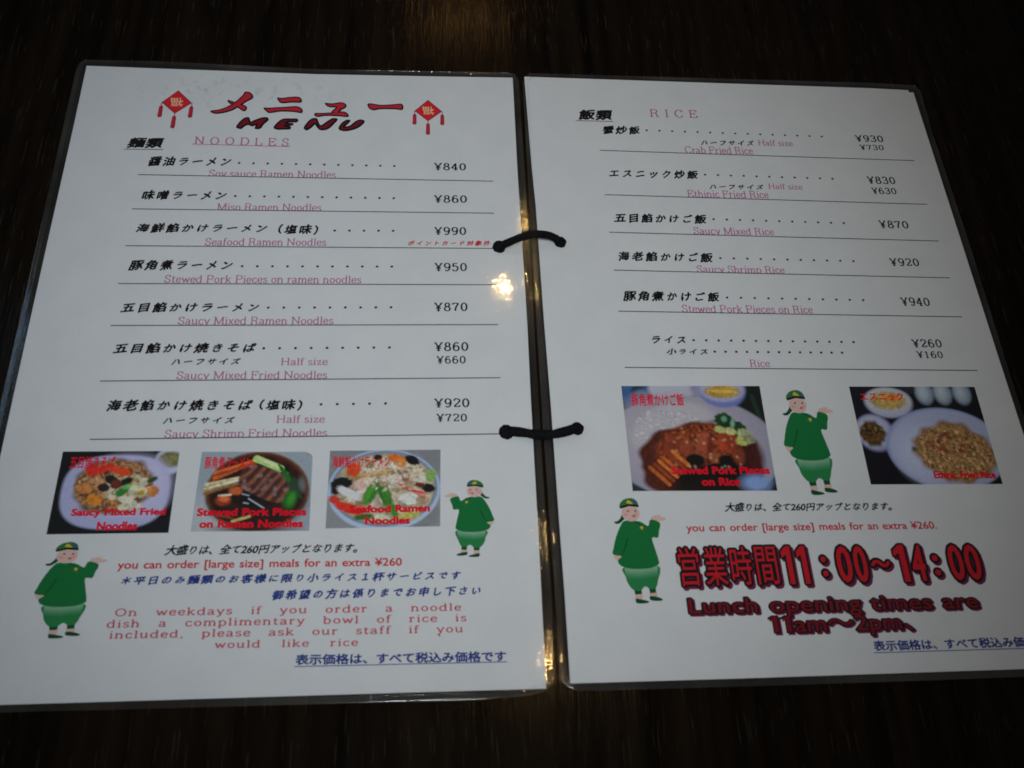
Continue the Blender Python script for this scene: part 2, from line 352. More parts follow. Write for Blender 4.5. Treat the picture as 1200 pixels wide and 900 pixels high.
# laminate: clear film, a thin milky haze, a wavy glossy skin
def film_material(name, bump, haze, rough=0.012, core=0.25):
    m = bpy.data.materials.new(name); m.use_nodes = True
    nt = m.node_tree
    for n in list(nt.nodes): nt.nodes.remove(n)
    out = nt.nodes.new('ShaderNodeOutputMaterial')
    tr = nt.nodes.new('ShaderNodeBsdfTransparent'); tr.inputs[0].default_value = (0.97, 0.97, 0.96, 1)
    df = nt.nodes.new('ShaderNodeBsdfDiffuse'); df.inputs[0].default_value = (0.75, 0.72, 0.66, 1)
    g1 = nt.nodes.new('ShaderNodeBsdfGlossy'); g1.inputs['Roughness'].default_value = rough
    g2 = nt.nodes.new('ShaderNodeBsdfGlossy'); g2.inputs['Roughness'].default_value = 0.13
    fr = nt.nodes.new('ShaderNodeFresnel')
    ge = nt.nodes.new('ShaderNodeNewGeometry')
    io = nt.nodes.new('ShaderNodeMath'); io.operation = 'MULTIPLY_ADD'; io.inputs[1].default_value = 1 / 1.5 - 1.5; io.inputs[2].default_value = 1.5
    nt.links.new(ge.outputs['Backfacing'], io.inputs[0]); nt.links.new(io.outputs[0], fr.inputs[0])
    tc = nt.nodes.new('ShaderNodeTexCoord')
    mp = nt.nodes.new('ShaderNodeMapping'); mp.inputs['Scale'].default_value = (1.2, 1.0, 1.0)
    nt.links.new(tc.outputs['Object'], mp.inputs[0])
    no = nt.nodes.new('ShaderNodeTexNoise'); no.inputs['Scale'].default_value = 620; no.inputs['Detail'].default_value = 0.6
    no.inputs['Distortion'].default_value = 0.6
    nt.links.new(mp.outputs[0], no.inputs['Vector'])
    no2 = nt.nodes.new('ShaderNodeTexNoise'); no2.inputs['Scale'].default_value = 70; no2.inputs['Detail'].default_value = 1.0
    nt.links.new(tc.outputs['Object'], no2.inputs['Vector'])
    b1 = nt.nodes.new('ShaderNodeBump'); b1.inputs['Strength'].default_value = 1.0; b1.inputs['Distance'].default_value = bump
    nt.links.new(no.outputs['Fac'], b1.inputs['Height'])
    b2 = nt.nodes.new('ShaderNodeBump'); b2.inputs['Strength'].default_value = 1.0; b2.inputs['Distance'].default_value = bump * 1.0
    nt.links.new(no2.outputs['Fac'], b2.inputs['Height']); nt.links.new(b1.outputs[0], b2.inputs['Normal'])
    b3 = nt.nodes.new('ShaderNodeBump'); b3.inputs['Strength'].default_value = 1.0; b3.inputs['Distance'].default_value = bump * core
    nt.links.new(no.outputs['Fac'], b3.inputs['Height'])
    g3 = nt.nodes.new('ShaderNodeBsdfGlossy'); g3.inputs['Roughness'].default_value = 0.012
    nt.links.new(b3.outputs[0], g1.inputs['Normal'])
    nt.links.new(b1.outputs[0], g3.inputs['Normal'])
    nt.links.new(b2.outputs[0], g2.inputs['Normal'])
    ga = nt.nodes.new('ShaderNodeMixShader'); ga.inputs[0].default_value = 0.75
    nt.links.new(g1.outputs[0], ga.inputs[1]); nt.links.new(g3.outputs[0], ga.inputs[2])
    gm = nt.nodes.new('ShaderNodeMixShader'); gm.inputs[0].default_value = 0.13
    nt.links.new(ga.outputs[0], gm.inputs[1]); nt.links.new(g2.outputs[0], gm.inputs[2])
    hz = nt.nodes.new('ShaderNodeMixShader'); hz.inputs[0].default_value = haze
    no3 = nt.nodes.new('ShaderNodeTexNoise'); no3.inputs['Scale'].default_value = 22; no3.inputs['Detail'].default_value = 5; no3.inputs['Distortion'].default_value = 0.8
    nt.links.new(tc.outputs['Object'], no3.inputs['Vector'])
    mh = nt.nodes.new('ShaderNodeMapRange'); mh.inputs[1].default_value = 0.35; mh.inputs[2].default_value = 0.75; mh.inputs[3].default_value = haze * 0.6; mh.inputs[4].default_value = haze * 1.9
    nt.links.new(no3.outputs['Fac'], mh.inputs[0]); nt.links.new(mh.outputs[0], hz.inputs[0])
    nt.links.new(tr.outputs[0], hz.inputs[1]); nt.links.new(df.outputs[0], hz.inputs[2])
    mx = nt.nodes.new('ShaderNodeMixShader')
    # the pouch skin is finely pebbled: its sheen breaks into short horizontal flecks
    mp4 = nt.nodes.new('ShaderNodeMapping'); mp4.inputs['Scale'].default_value = (1.0, 1.9, 1.0)
    nt.links.new(tc.outputs['Object'], mp4.inputs[0])
    no4 = nt.nodes.new('ShaderNodeTexNoise'); no4.inputs['Scale'].default_value = 620; no4.inputs['Detail'].default_value = 1.5; no4.inputs['Distortion'].default_value = 1.6
    nt.links.new(mp4.outputs[0], no4.inputs['Vector'])
    m4 = nt.nodes.new('ShaderNodeMapRange'); m4.inputs[1].default_value = 0.44; m4.inputs[2].default_value = 0.60; m4.inputs[3].default_value = 0.8; m4.inputs[4].default_value = 1.35
    nt.links.new(no4.outputs['Fac'], m4.inputs[0])
    fm = nt.nodes.new('ShaderNodeMath'); fm.operation = 'MULTIPLY'; fm.use_clamp = True
    nt.links.new(fr.outputs[0], fm.inputs[0]); nt.links.new(m4.outputs[0], fm.inputs[1])
    nt.links.new(fm.outputs[0], mx.inputs[0]); nt.links.new(hz.outputs[0], mx.inputs[1]); nt.links.new(gm.outputs[0], mx.inputs[2])
    nt.links.new(mx.outputs[0], out.inputs[0])
    return m
MAT['film'] = film_material('clear_laminate', 0.00002, 0.006, 0.02, 0.08)
MAT['rim'] = film_material('clear_laminate_rim', 0.00004, 0.019, 0.035, 0.7)

# dark stained wood with pores running down the table
m, nt, b = new_mat('dark_stained_wood')
tc = nt.nodes.new('ShaderNodeTexCoord')
mp = nt.nodes.new('ShaderNodeMapping'); mp.inputs['Scale'].default_value = (1.0, 0.10, 1.0)
nt.links.new(tc.outputs['Object'], mp.inputs[0])
w = nt.nodes.new('ShaderNodeTexNoise'); w.inputs['Scale'].default_value = 38; w.inputs['Detail'].default_value = 6; w.inputs['Distortion'].default_value = 1.6
nt.links.new(mp.outputs[0], w.inputs['Vector'])
wv = nt.nodes.new('ShaderNodeTexWave'); wv.wave_type = 'BANDS'; wv.bands_direction = 'X'
wv.inputs['Scale'].default_value = 30; wv.inputs['Distortion'].default_value = 9; wv.inputs['Detail'].default_value = 4; wv.inputs['Detail Scale'].default_value = 1.2
nt.links.new(mp.outputs[0], wv.inputs['Vector'])
mp2 = nt.nodes.new('ShaderNodeMapping'); mp2.inputs['Scale'].default_value = (1.0, 0.055, 1.0)
nt.links.new(tc.outputs['Object'], mp2.inputs[0])
po = nt.nodes.new('ShaderNodeTexNoise'); po.inputs['Scale'].default_value = 900; po.inputs['Detail'].default_value = 2
nt.links.new(mp2.outputs[0], po.inputs['Vector'])
pr = nt.nodes.new('ShaderNodeValToRGB')
pr.color_ramp.elements[0].position = 0.62; pr.color_ramp.elements[0].color = (0, 0, 0, 1)
pr.color_ramp.elements[1].position = 0.67; pr.color_ramp.elements[1].color = (1, 1, 1, 1)
nt.links.new(po.outputs['Fac'], pr.inputs[0])
base = nt.nodes.new('ShaderNodeValToRGB')
base.color_ramp.elements[0].position = 0.3; base.color_ramp.elements[0].color = (0.0024, 0.0020, 0.0014, 1)
base.color_ramp.elements[1].position = 0.72; base.color_ramp.elements[1].color = (0.0125, 0.0078, 0.0045, 1)
ad = nt.nodes.new('ShaderNodeMath'); ad.operation = 'MULTIPLY_ADD'; ad.inputs[1].default_value = 0.12; 
nt.links.new(wv.outputs['Fac'], ad.inputs[0])
hf = nt.nodes.new('ShaderNodeMath'); hf.operation = 'MULTIPLY'; hf.inputs[1].default_value = 0.95
nt.links.new(w.outputs['Fac'], hf.inputs[0]); nt.links.new(hf.outputs[0], ad.inputs[2])
nt.links.new(ad.outputs[0], base.inputs[0])
pm = nt.nodes.new('ShaderNodeMixRGB'); pm.inputs[2].default_value = (0.030, 0.026, 0.020, 1)  # pale flecks put into the colour for specular glints on the pores
pf = nt.nodes.new('ShaderNodeMath'); pf.operation = 'MULTIPLY'; pf.inputs[1].default_value = 0.55
nt.links.new(pr.outputs[0], pf.inputs[0]); nt.links.new(pf.outputs[0], pm.inputs[0])
nt.links.new(base.outputs[0], pm.inputs[1]); nt.links.new(pm.outputs[0], b.inputs['Base Color'])
bp = nt.nodes.new('ShaderNodeBump'); bp.inputs['Strength'].default_value = 0.6; bp.inputs['Distance'].default_value = 0.00016
bp.invert = True
hs = nt.nodes.new('ShaderNodeMath'); hs.operation = 'MULTIPLY_ADD'; hs.inputs[1].default_value = 0.25
nt.links.new(po.outputs['Fac'], hs.inputs[2]); nt.links.new(wv.outputs['Fac'], hs.inputs[0])
nt.links.new(hs.outputs[0], bp.inputs['Height']); nt.links.new(bp.outputs[0], b.inputs['Normal'])
b.inputs['Roughness'].default_value = 0.15
b.inputs['Specular IOR Level'].default_value = 0.075
MAT['wood'] = m

# black braided cord
m, nt, b = new_mat('black_cord_fibre')
tc = nt.nodes.new('ShaderNodeTexCoord')
n = nt.nodes.new('ShaderNodeTexNoise'); n.inputs['Scale'].default_value = 2600; n.inputs['Detail'].default_value = 3
nt.links.new(tc.outputs['Object'], n.inputs['Vector'])
cr = nt.nodes.new('ShaderNodeValToRGB')
cr.color_ramp.elements[0].position = 0.35; cr.color_ramp.elements[0].color = (0.004, 0.004, 0.006, 1)
cr.color_ramp.elements[1].position = 0.75; cr.color_ramp.elements[1].color = (0.022, 0.021, 0.023, 1)
nt.links.new(n.outputs['Fac'], cr.inputs[0]); nt.links.new(cr.outputs[0], b.inputs['Base Color'])
bb = nt.nodes.new('ShaderNodeBump'); bb.inputs['Strength'].default_value = 1; bb.inputs['Distance'].default_value = 0.0004
nt.links.new(n.outputs['Fac'], bb.inputs['Height']); nt.links.new(bb.outputs[0], b.inputs['Normal'])
b.inputs['Roughness'].default_value = 1.0; b.inputs['Specular IOR Level'].default_value = 0.03
MAT['cord'] = m

# photographs printed on the sheets: colour painted per vertex
m, nt, b = new_mat('printed_photo')
at = nt.nodes.new('ShaderNodeAttribute'); at.attribute_name = 'print_colour'
tc = nt.nodes.new('ShaderNodeTexCoord')
n = nt.nodes.new('ShaderNodeTexNoise'); n.inputs['Scale'].default_value = 900; n.inputs['Detail'].default_value = 3
nt.links.new(tc.outputs['Object'], n.inputs['Vector'])
mr = nt.nodes.new('ShaderNodeMapRange'); mr.inputs[1].default_value = 0.25; mr.inputs[2].default_value = 0.75; mr.inputs[3].default_value = 0.92; mr.inputs[4].default_value = 1.08
nt.links.new(n.outputs['Fac'], mr.inputs[0])
vm = nt.nodes.new('ShaderNodeVectorMath'); vm.operation = 'SCALE'
nt.links.new(at.outputs['Color'], vm.inputs[0]); nt.links.new(mr.outputs[0], vm.inputs['Scale'])
nt.links.new(vm.outputs[0], b.inputs['Base Color'])
b.inputs['Roughness'].default_value = 0.55; b.inputs['Specular IOR Level'].default_value = 0.25
MAT['photo'] = m

# ------------------------------------------------------------------ mesh helpers
def link_mesh(name, verts, faces, mats, parent=None, mat_idx=None, smooth=False):
    me = bpy.data.meshes.new(name)
    me.from_pydata(verts, [], faces)
    for mm in (mats if isinstance(mats, (list, tuple)) else [mats]):
        me.materials.append(mm)
    if mat_idx is not None:
        me.polygons.foreach_set('material_index', mat_idx)
    if smooth:
        me.polygons.foreach_set('use_smooth', [True] * len(me.polygons))
    me.update()
    o = bpy.data.objects.new(name, me)
    COL.objects.link(o)
    if parent is not None:
        o.parent = parent
    return o

class Print:
    """collects flat printed shapes in sheet millimetres"""
    def __init__(self):
        self.v, self.f, self.mi, self.mats = [], [], [], []
    def slot(self, key):
        if key not in self.mats: self.mats.append(key)
        return self.mats.index(key)
    def poly(self, pts, key, z):
        k = len(self.v)
        self.v += [(x * MM, y * MM, z * MM) for x, y in pts]
        from mathutils.geometry import tessellate_polygon
        s = self.slot(key)
        for t in tessellate_polygon([[Vector((x, y, 0)) for x, y in pts]]):
            a, b_, c = (pts[i] for i in t)
            area = (b_[0] - a[0]) * (c[1] - a[1]) - (b_[1] - a[1]) * (c[0] - a[0])
            if abs(area) < 1e-9: continue
            t = t if area > 0 else t[::-1]
            self.f.append(tuple(k + i for i in t)); self.mi.append(s)
    def tris(self, verts, faces, key, z):
        k = len(self.v); s = self.slot(key)
        self.v += [(q[0] * MM, q[1] * MM, (z + (0.0016 * q[2] if len(q) > 2 else 0)) * MM) for q in verts]
        for f in faces:
            self.f.append(tuple(k + i for i in f)); self.mi.append(s)
    def disc(self, x, y, rx, ry, key, z, n=12, rot=0.0):
        ca, sa = math.cos(rot), math.sin(rot)
        self.poly([(x + rx * math.cos(2 * math.pi * i / n) * ca - ry * math.sin(2 * math.pi * i / n) * sa,
                    y + rx * math.cos(2 * math.pi * i / n) * sa + ry * math.sin(2 * math.pi * i / n) * ca) for i in range(n)], key, z)
    def build(self, name, parent, label=None):
        o = link_mesh(name, self.v, self.f, [MAT[k] for k in self.mats], parent, self.mi)
        if label: o['label'] = label
        return o

# ---- glyphs of the built-in font (its fallback covers kanji and kana)
_gc = {}
def font_mesh(s, off):
    c = bpy.data.curves.new('glyph', 'FONT'); c.body = s; c.size = 1; c.resolution_u = 3; c.offset = off; c.fill_mode = 'FRONT'
    o = bpy.data.objects.new('glyph', c); COL.objects.link(o)
    dg = bpy.context.evaluated_depsgraph_get()
    me = bpy.data.meshes.new_from_object(o.evaluated_get(dg))
    v = [(q.co.x, q.co.y) for q in me.vertices]
    f = [tuple(p.vertices) for p in me.polygons]
    bpy.data.objects.remove(o); bpy.data.curves.remove(c); bpy.data.meshes.remove(me)
    return v, f
def glyph(ch, off=0.0):
    k = (ch, off)
    if k not in _gc:
        if ch == ' ':
            _gc[k] = ([], [], 0.30)
        elif ch == '1':
            pts = [(.20, 0), (.34, 0), (.34, .70), (.22, .70), (.06, .60), (.06, .49), (.20, .56)]
            w_ = max(off - 0.012, 0)
            v = [(x + (w_ if x > .28 else -w_), y + (w_ if y > .3 else -w_), 0) for x, y in pts]
            _gc[k] = (v, [(0, 1, 2, 6), (6, 2, 3), (6, 3, 4, 5)], 0.46)
        else:
            v0, f0 = font_mesh(ch, 0.0)
            v, f = [], []
            # emboldened by laying shifted copies a hair above each other
            steps = [(0.0, 0.0)]
            if off > 0:
                kk = 4 if off < 0.018 else (8 if off < 0.035 else 12)
                steps += [(off * math.cos(2 * math.pi * (i + .5) / kk), off * math.sin(2 * math.pi * (i + .5) / kk)) for i in range(kk)]
            for li, (sx_, sy_) in enumerate(steps):
                k0 = len(v)
                v += [(a + sx_, b_ + sy_, li) for a, b_ in v0]
                f += [tuple(k0 + i for i in q) for q in f0]
            if ord(ch) > 0x2000:
                adv = 1.0
            else:
                w2, _ = font_mesh(ch + '|', 0.0)
                adv = max(x for x, y in w2) - 0.168
            _gc[k] = (v, f, adv)
    return _gc[k]

STYLES = {
    #            offset  xlean  ylean jitter cjk_advance ascii_x
    'brush':     (0.041, 0.16, 0.10, 1.0, 1.16, 1.0),
    'brushbold': (0.045, 0.16, 0.08, 0.5, 1.05, 1.0),
    'brush2':    (0.034, 0.24, 0.10, 1.0, 0.95, 1.0),
    'gothic':    (0.034, 0.00, 0.00, 0.0, 1.00, 1.0),
    'sans':      (0.020, 0.00, 0.00, 0.0, 1.00, 1.0),
    'lunch':     (0.034, 0.00, 0.00, 0.0, 1.00, 1.0),
}
def layout_font(text, style, off=None):
    so, xl, yl, jit, cadv, ax = STYLES[style]
    if off is None: off = so
    r = random.Random(text)
    V, F, x = [], [], 0.0
    for ch in text:
        v, f, adv = glyph(ch, off)
        cj = ord(ch) > 0x2000
        cx, cy = adv / 2, 0.36
        a = (r.uniform(-0.05, 0.05) * jit) if cj else 0
        sc = 1 + (r.uniform(-0.05, 0.04) * jit if cj else 0)
        if jit and '぀' <= ch <= 'ヿ': sc *= 0.9
        ca, sa = math.cos(a), math.sin(a)
        k = len(V)
        for px, py, lay in v:
            u, w_ = (px - cx) * sc, (py - cy) * sc
            w_ += yl * u * (1 if cj else 0.3)
            u += xl * w_
            if jit and cj:   # brush hand: strokes swell to the lower left and right
                w_ += 0.02 * math.sin(7 * u + cx)
                u += 0.012 * math.sin(9 * w_)
            u, w_ = u * ca - w_ * sa, u * sa + w_ * ca
            V.append((x + cx + u, cy + w_, lay))
        F += [tuple(k + i for i in q) for q in f]
        x += (adv * cadv) if cj else adv
        if style in ('sans', 'lunch') and ch == ' ': x += 0.05
    return V, F

# ---- an extended book serif drawn with a broad nib
CAP, XH = 0.70, 0.47
def L(*p): return ('L', p)
def Cv(*p): return ('C', p)
def bar(x, y, w=0.10): return ('L', ((x - w, y), (x + w, y)))
def stem(x, y0, y1, bot=True, top=True, w=0.10):
    s = [L((x, y0 + 0.01), (x, y1 - 0.01))]
    if bot: s.append(bar(x, y0 + 0.02, w))
    if top: s.append(('L', ((x - w, y1 - 0.02), (x + 0.03, y1 - 0.02))))
    return s
def ring(cx, cy, rx, ry, n=22):
    return ('R', [(cx + rx * math.cos(2 * math.pi * i / n), cy + ry * math.sin(2 * math.pi * i / n)) for i in range(n)])
def arch(x0, x1):
    return [Cv((x0, .30), (x0 + .10, .43), (x0 + .20, .45), (x1, .34), (x1, .28)), L((x1, .30), (x1, .01)), bar(x1, .02)]
G = {
 'a': (.50, [Cv((.07, .36), (.12, .44), (.23, .46), (.34, .41), (.36, .28), (.36, .10), (.40, .02), (.47, .05)), Cv((.36, .27), (.20, .24), (.07, .17), (.07, .05), (.18, .01), (.30, .05), (.36, .12))]),
 'b': (.56, stem(.11, 0, .7, bot=False) + [Cv((.11, .33), (.20, .44), (.34, .45), (.46, .33), (.46, .14), (.35, .01), (.20, .02), (.11, .12))]),
 'c': (.46, [Cv((.39, .35), (.36, .43), (.24, .46), (.11, .39), (.06, .23), (.11, .07), (.24, .01), (.36, .04), (.42, .13))]),
 'd': (.58, [L((.44, .01), (.44, .68)), ('L', ((.34, .68), (.45, .68))), ('L', ((.44, .02), (.55, .02))), Cv((.44, .33), (.36, .44), (.22, .45), (.08, .35), (.08, .12), (.20, .01), (.34, .02), (.44, .12))]),
 'e': (.48, [L((.07, .25), (.41, .25)), Cv((.41, .25), (.39, .40), (.25, .46), (.11, .39), (.06, .23), (.11, .07), (.24, .01), (.36, .04), (.42, .12))]),
 'f': (.34, [L((.13, .01), (.13, .55)), bar(.13, .02), Cv((.13, .52), (.16, .65), (.25, .69), (.35, .64)), L((.02, .445), (.28, .445))]),
 'h': (.58, stem(.11, 0, .7) + arch(.11, .44)),
 'i': (.26, stem(.13, 0, .47) + [L((.13, .60), (.13, .69))]),
 'k': (.56, stem(.11, 0, .7) + [L((.11, .16), (.40, .45)), L((.22, .27), (.46, .01)), bar(.42, .45, .08), bar(.46, .02, .09)]),
 'l': (.26, stem(.13, 0, .7)),
 'm': (.86, stem(.11, 0, .47) + arch(.11, .42) + arch(.42, .73)),
 'n': (.58, stem(.11, 0, .47) + arch(.11, .44)),
 'o': (.52, [ring(.26, .235, .19, .215)]),
 'p': (.56, stem(.11, -.2, .47) + [Cv((.11, .33), (.20, .44), (.34, .45), (.47, .33), (.47, .14), (.35, .01), (.20, .02), (.11, .12))]),
 'r': (.42, stem(.12, 0, .47) + [Cv((.12, .28), (.20, .42), (.30, .45), (.37, .38))]),
 's': (.42, [Cv((.34, .36), (.30, .44), (.20, .46), (.09, .40), (.11, .29), (.22, .24), (.34, .17), (.34, .06), (.22, .01), (.11, .03), (.06, .12))]),
 't': (.36, [Cv((.14, .60), (.14, .40), (.14, .12), (.20, .01), (.33, .07)), L((.02, .445), (.30, .445))]),
 'u': (.58, [Cv((.11, .45), (.11, .25), (.12, .10), (.20, .01), (.34, .05), (.44, .16)), bar(.09, .45, .06), L((.44, .02), (.44, .46)), bar(.42, .45, .06), ('L', ((.44, .02), (.55, .02)))]),
 'w': (.74, [L((.07, .45), (.22, .02)), L((.22, .02), (.37, .42)), L((.37, .42), (.52, .02)), L((.52, .02), (.67, .45)), bar(.07, .45, .07), bar(.67, .45, .07)]),
 'x': (.50, [L((.08, .45), (.40, .01)), L((.40, .45), (.08, .01)), bar(.09, .45, .07), bar(.40, .45, .07), bar(.09, .02, .07), bar(.41, .02, .08)]),
 'y': (.52, [L((.07, .45), (.26, .02)), Cv((.45, .45), (.33, .18), (.22, -.10), (.10, -.19), (.05, -.14)), bar(.07, .45, .07), bar(.45, .45, .07)]),
 'z': (.46, [L((.07, .44), (.38, .44)), L((.38, .44), (.07, .03)), L((.07, .03), (.40, .03)), L((.07, .44), (.07, .35)), L((.40, .13), (.40, .03))]),
 ',': (.22, [Cv((.10, .06), (.13, .02), (.09, -.11))]),
 ' ': (.26, []),
 'C': (.74, [Cv((.62, .52), (.55, .65), (.38, .69), (.18, .60), (.08, .35), (.18, .10), (.38, .01), (.56, .06), (.65, .20)), L((.62, .50), (.62, .68))]),
 'D': (.78, [L((.14, .01), (.14, .69)), L((.03, .02), (.35, .02)), L((.03, .68), (.35, .68)), Cv((.34, .68), (.56, .64), (.69, .45), (.69, .25), (.56, .06), (.34, .02))]),
 'E': (.70, [L((.14, .01), (.14, .69)), L((.03, .02), (.62, .02)), L((.03, .68), (.60, .68)), L((.60, .52), (.60, .68)), L((.62, .20), (.62, .02)), L((.14, .36), (.44, .36)), L((.44, .28), (.44, .44))]),
 'F': (.66, [L((.14, .01), (.14, .69)), L((.03, .02), (.28, .02)), L((.03, .68), (.58, .68)), L((.58, .50), (.58, .68)), L((.14, .36), (.42, .36)), L((.42, .28), (.42, .44))]),
 'H': (.82, stem(.15, 0, .7) + stem(.66, 0, .7) + [L((.15, .36), (.66, .36)), bar(.15, .68), bar(.66, .68)]),
 'I': (.34, [L((.17, .01), (.17, .69)), bar(.17, .02, .12), bar(.17, .68, .12)]),
 'L': (.66, [L((.14, .01), (.14, .69)), L((.03, .02), (.60, .02)), bar(.14, .68, .11), L((.60, .22), (.60, .02))]),
 'M': (.96, [L((.14, .02), (.14, .68)), L((.82, .02), (.82, .68)), L((.15, .68), (.47, .04)), L((.47, .04), (.80, .68)), bar(.13, .02), bar(.82, .02, .11), bar(.12, .68, .09), bar(.84, .68, .09)]),
 'N': (.82, [L((.14, .02), (.14, .68)), L((.14, .68), (.68, .03)), L((.68, .03), (.68, .68)), bar(.13, .02), bar(.11, .68, .09), bar(.68, .68)]),
 'O': (.80, [ring(.40, .35, .31, .33)]),
 'P': (.70, [L((.15, .01), (.15, .69)), L((.03, .02), (.28, .02)), Cv((.05, .68), (.40, .68), (.58, .62), (.61, .50), (.54, .37), (.38, .33), (.15, .33))]),
 'R': (.76, [L((.15, .01), (.15, .69)), L((.03, .02), (.27, .02)), Cv((.05, .68), (.40, .68), (.56, .63), (.58, .52), (.52, .40), (.38, .36), (.15, .36)), Cv((.38, .36), (.52, .30), (.55, .10), (.62, .02), (.72, .05))]),
 'S': (.62, [Cv((.50, .52), (.44, .66), (.28, .69), (.12, .60), (.12, .45), (.30, .36), (.48, .28), (.52, .14), (.42, .03), (.26, .01), (.12, .07), (.08, .20)), L((.50, .50), (.50, .68)), L((.08, .22), (.08, .02))]),
 '0': (.66, [ring(.33, .35, .22, .33)]),
 '1': (.66, [L((.33, .01), (.33, .69)), L((.16, .02), (.50, .02)), L((.33, .68), (.17, .58))]),
 '2': (.66, [Cv((.12, .52), (.18, .66), (.34, .69), (.52, .60), (.50, .42), (.30, .24), (.12, .06)), L((.12, .05), (.54, .05)), L((.55, .16), (.54, .04))]),
 '3': (.66, [Cv((.12, .56), (.20, .67), (.34, .69), (.50, .60), (.46, .42), (.28, .37)), Cv((.28, .37), (.48, .34), (.55, .20), (.46, .04), (.30, .01), (.16, .05), (.10, .16))]),
 '4': (.66, [L((.42, .01), (.42, .69)), L((.42, .69), (.07, .20)), L((.07, .20), (.60, .20)), L((.28, .02), (.56, .02))]),
 '5': (.66, [L((.16, .67), (.50, .67)), L((.16, .67), (.14, .38)), Cv((.14, .38), (.30, .45), (.48, .39), (.54, .22), (.44, .05), (.28, .01), (.15, .05), (.10, .15))]),
 '6': (.66, [Cv((.50, .60), (.36, .69), (.20, .60), (.11, .36), (.14, .12), (.30, .01), (.48, .06), (.54, .22), (.46, .38), (.30, .42), (.14, .30))]),
 '7': (.66, [L((.10, .66), (.56, .66)), L((.10, .66), (.09, .54)), Cv((.56, .66), (.40, .40), (.32, .20), (.30, .01))]),
 '8': (.66, [ring(.33, .53, .17, .155), ring(.33, .19, .22, .18)]),
 '9': (.66, [Cv((.16, .10), (.30, .01), (.46, .10), (.55, .34), (.52, .58), (.36, .69), (.18, .64), (.12, .48), (.20, .32), (.36, .28), (.52, .40))]),
 '¥': (.74, [L((.10, .68), (.37, .34)), L((.64, .68), (.37, .34)), L((.37, .34), (.37, .01)), bar(.12, .68, .09), bar(.62, .68, .09), bar(.37, .02, .13), L((.17, .32), (.57, .32)), L((.17, .20), (.57, .20))]),
}
def smooth_pts(p, k=6):
    out = []
    n = len(p)
    for i in range(n - 1):
        p0, p1, p2, p3 = p[max(i - 1, 0)], p[i], p[i + 1], p[min(i + 2, n - 1)]
        for j in range(k):
            t = j / k
            out.append(tuple(0.5 * ((2 * p1[d]) + (-p0[d] + p2[d]) * t + (2 * p0[d] - 5 * p1[d] + 4 * p2[d] - p3[d]) * t * t + (-p0[d] + 3 * p1[d] - 3 * p2[d] + p3[d]) * t ** 3) for d in (0, 1)))
    out.append(tuple(p[-1]))
    return out
def layout_serif(text, a, bw, track):
    """vertices (x, y, layer) and quads"""
    V, F, x = [], [], 0.0
    for ch in text:
        adv, strokes = G[ch]
        for si, (kind, pts) in enumerate(strokes):
            closed = kind == 'R'
            pts = list(pts)
            if kind == 'C': pts = smooth_pts(pts, 4)
            n = len(pts); k = len(V)
            for i, (px, py) in enumerate(pts):
                q0 = pts[(i - 1) % n] if (closed or i > 0) else pts[i]
                q1 = pts[(i + 1) % n] if (closed or i < n - 1) else pts[i]
                tx, ty = q1[0] - q0[0], q1[1] - q0[1]
                l = math.hypot(tx, ty) or 1
                nx, ny = -ty / l, tx / l
                h = math.sqrt((a * nx) ** 2 + (bw * ny) ** 2)
                V.append((x + px + nx * h, py + ny * h, si)); V.append((x + px - nx * h, py - ny * h, si))
            m_ = n if closed else n - 1
            for i in range(m_):
                j = (i + 1) % n
                F.append((k + 2 * i, k + 2 * i + 1, k + 2 * j + 1, k + 2 * j))
        x += adv + track
    return V, F

def text_line(spec, parent):
    style, colour, text, x0, x1, yb0, yb1, h, name = spec
    if style in ('serif', 'price', 'wide'):
        a, bw, tr = {'serif': (.058, .034, 0.03), 'price': (.074, .040, 0.04), 'wide': (.058, .044, 0.10)}[style]
        if text in ('NOODLES', 'RICE'): tr = 0.42
        if style == 'wide':
            # justified: letters keep their width, word gaps take up the slack
            words = text.split(' ')
            xs = (h / 0.7) * 1.40
            gap = 0.26
            def width(t): 
                return sum(G[c][0] + tr for c in t)
            tot = sum(width(w_) for w_ in words)
            gap = ((x1 - x0) / xs - tot) / max(1, len(words) - 1)
            gap = min(max(gap, 0.4), 1.7)
            V, F, x = [], [], 0
            for w_ in words:
                v, f = layout_serif(w_, a, bw, tr)
                k = len(V)
                V += [(p[0] + x, p[1], p[2]) for p in v]; F += [tuple(k + i for i in q) for q in f]
                x += width(w_) + gap
        else:
            V, F = layout_serif(text, a, bw, tr)
        xa = min(v[0] for v in V); xb = max(v[0] for v in V)
        ky = h / 0.70; oy = 0.0
    else:
        V, F = layout_font(text, style)
        V = [(x, y, l * 0.35) for x, y, l in V]
        xa = min(v[0] for v in V); xb = max(v[0] for v in V)
        if style == 'sans':
            ky = h / 0.74; oy = 0.0
        else:
            ya = min(v[1] for v in V); yb = max(v[1] for v in V)
            ky = h / (yb - ya); oy = ya
    kx = (x1 - x0) / (xb - xa)
    out = []
    for v in V:
        X = x0 + (v[0] - xa) * kx
        t = (X - x0) / (x1 - x0)
        Y = yb0 + (yb1 - yb0) * t + (v[1] - oy) * ky
        out.append((X * MM, Y * MM, (0.03 + 0.004 * v[2]) * MM))
    F2 = []
    for f in F:   # keep every face turned up
        ar = 0.0
        for i in range(len(f)):
            p, q = out[f[i]], out[f[(i + 1) % len(f)]]
            ar += p[0] * q[1] - p[1] * q[0]
        F2.append(f if ar > 0 else f[::-1])
    o = link_mesh(name, out, F2, MAT[colour], parent)
    shade = {'capred': 'red', 'dullred': 'dull red'}.get(colour, colour)
    o['label'] = shade + ' print reading ' + text
    return o

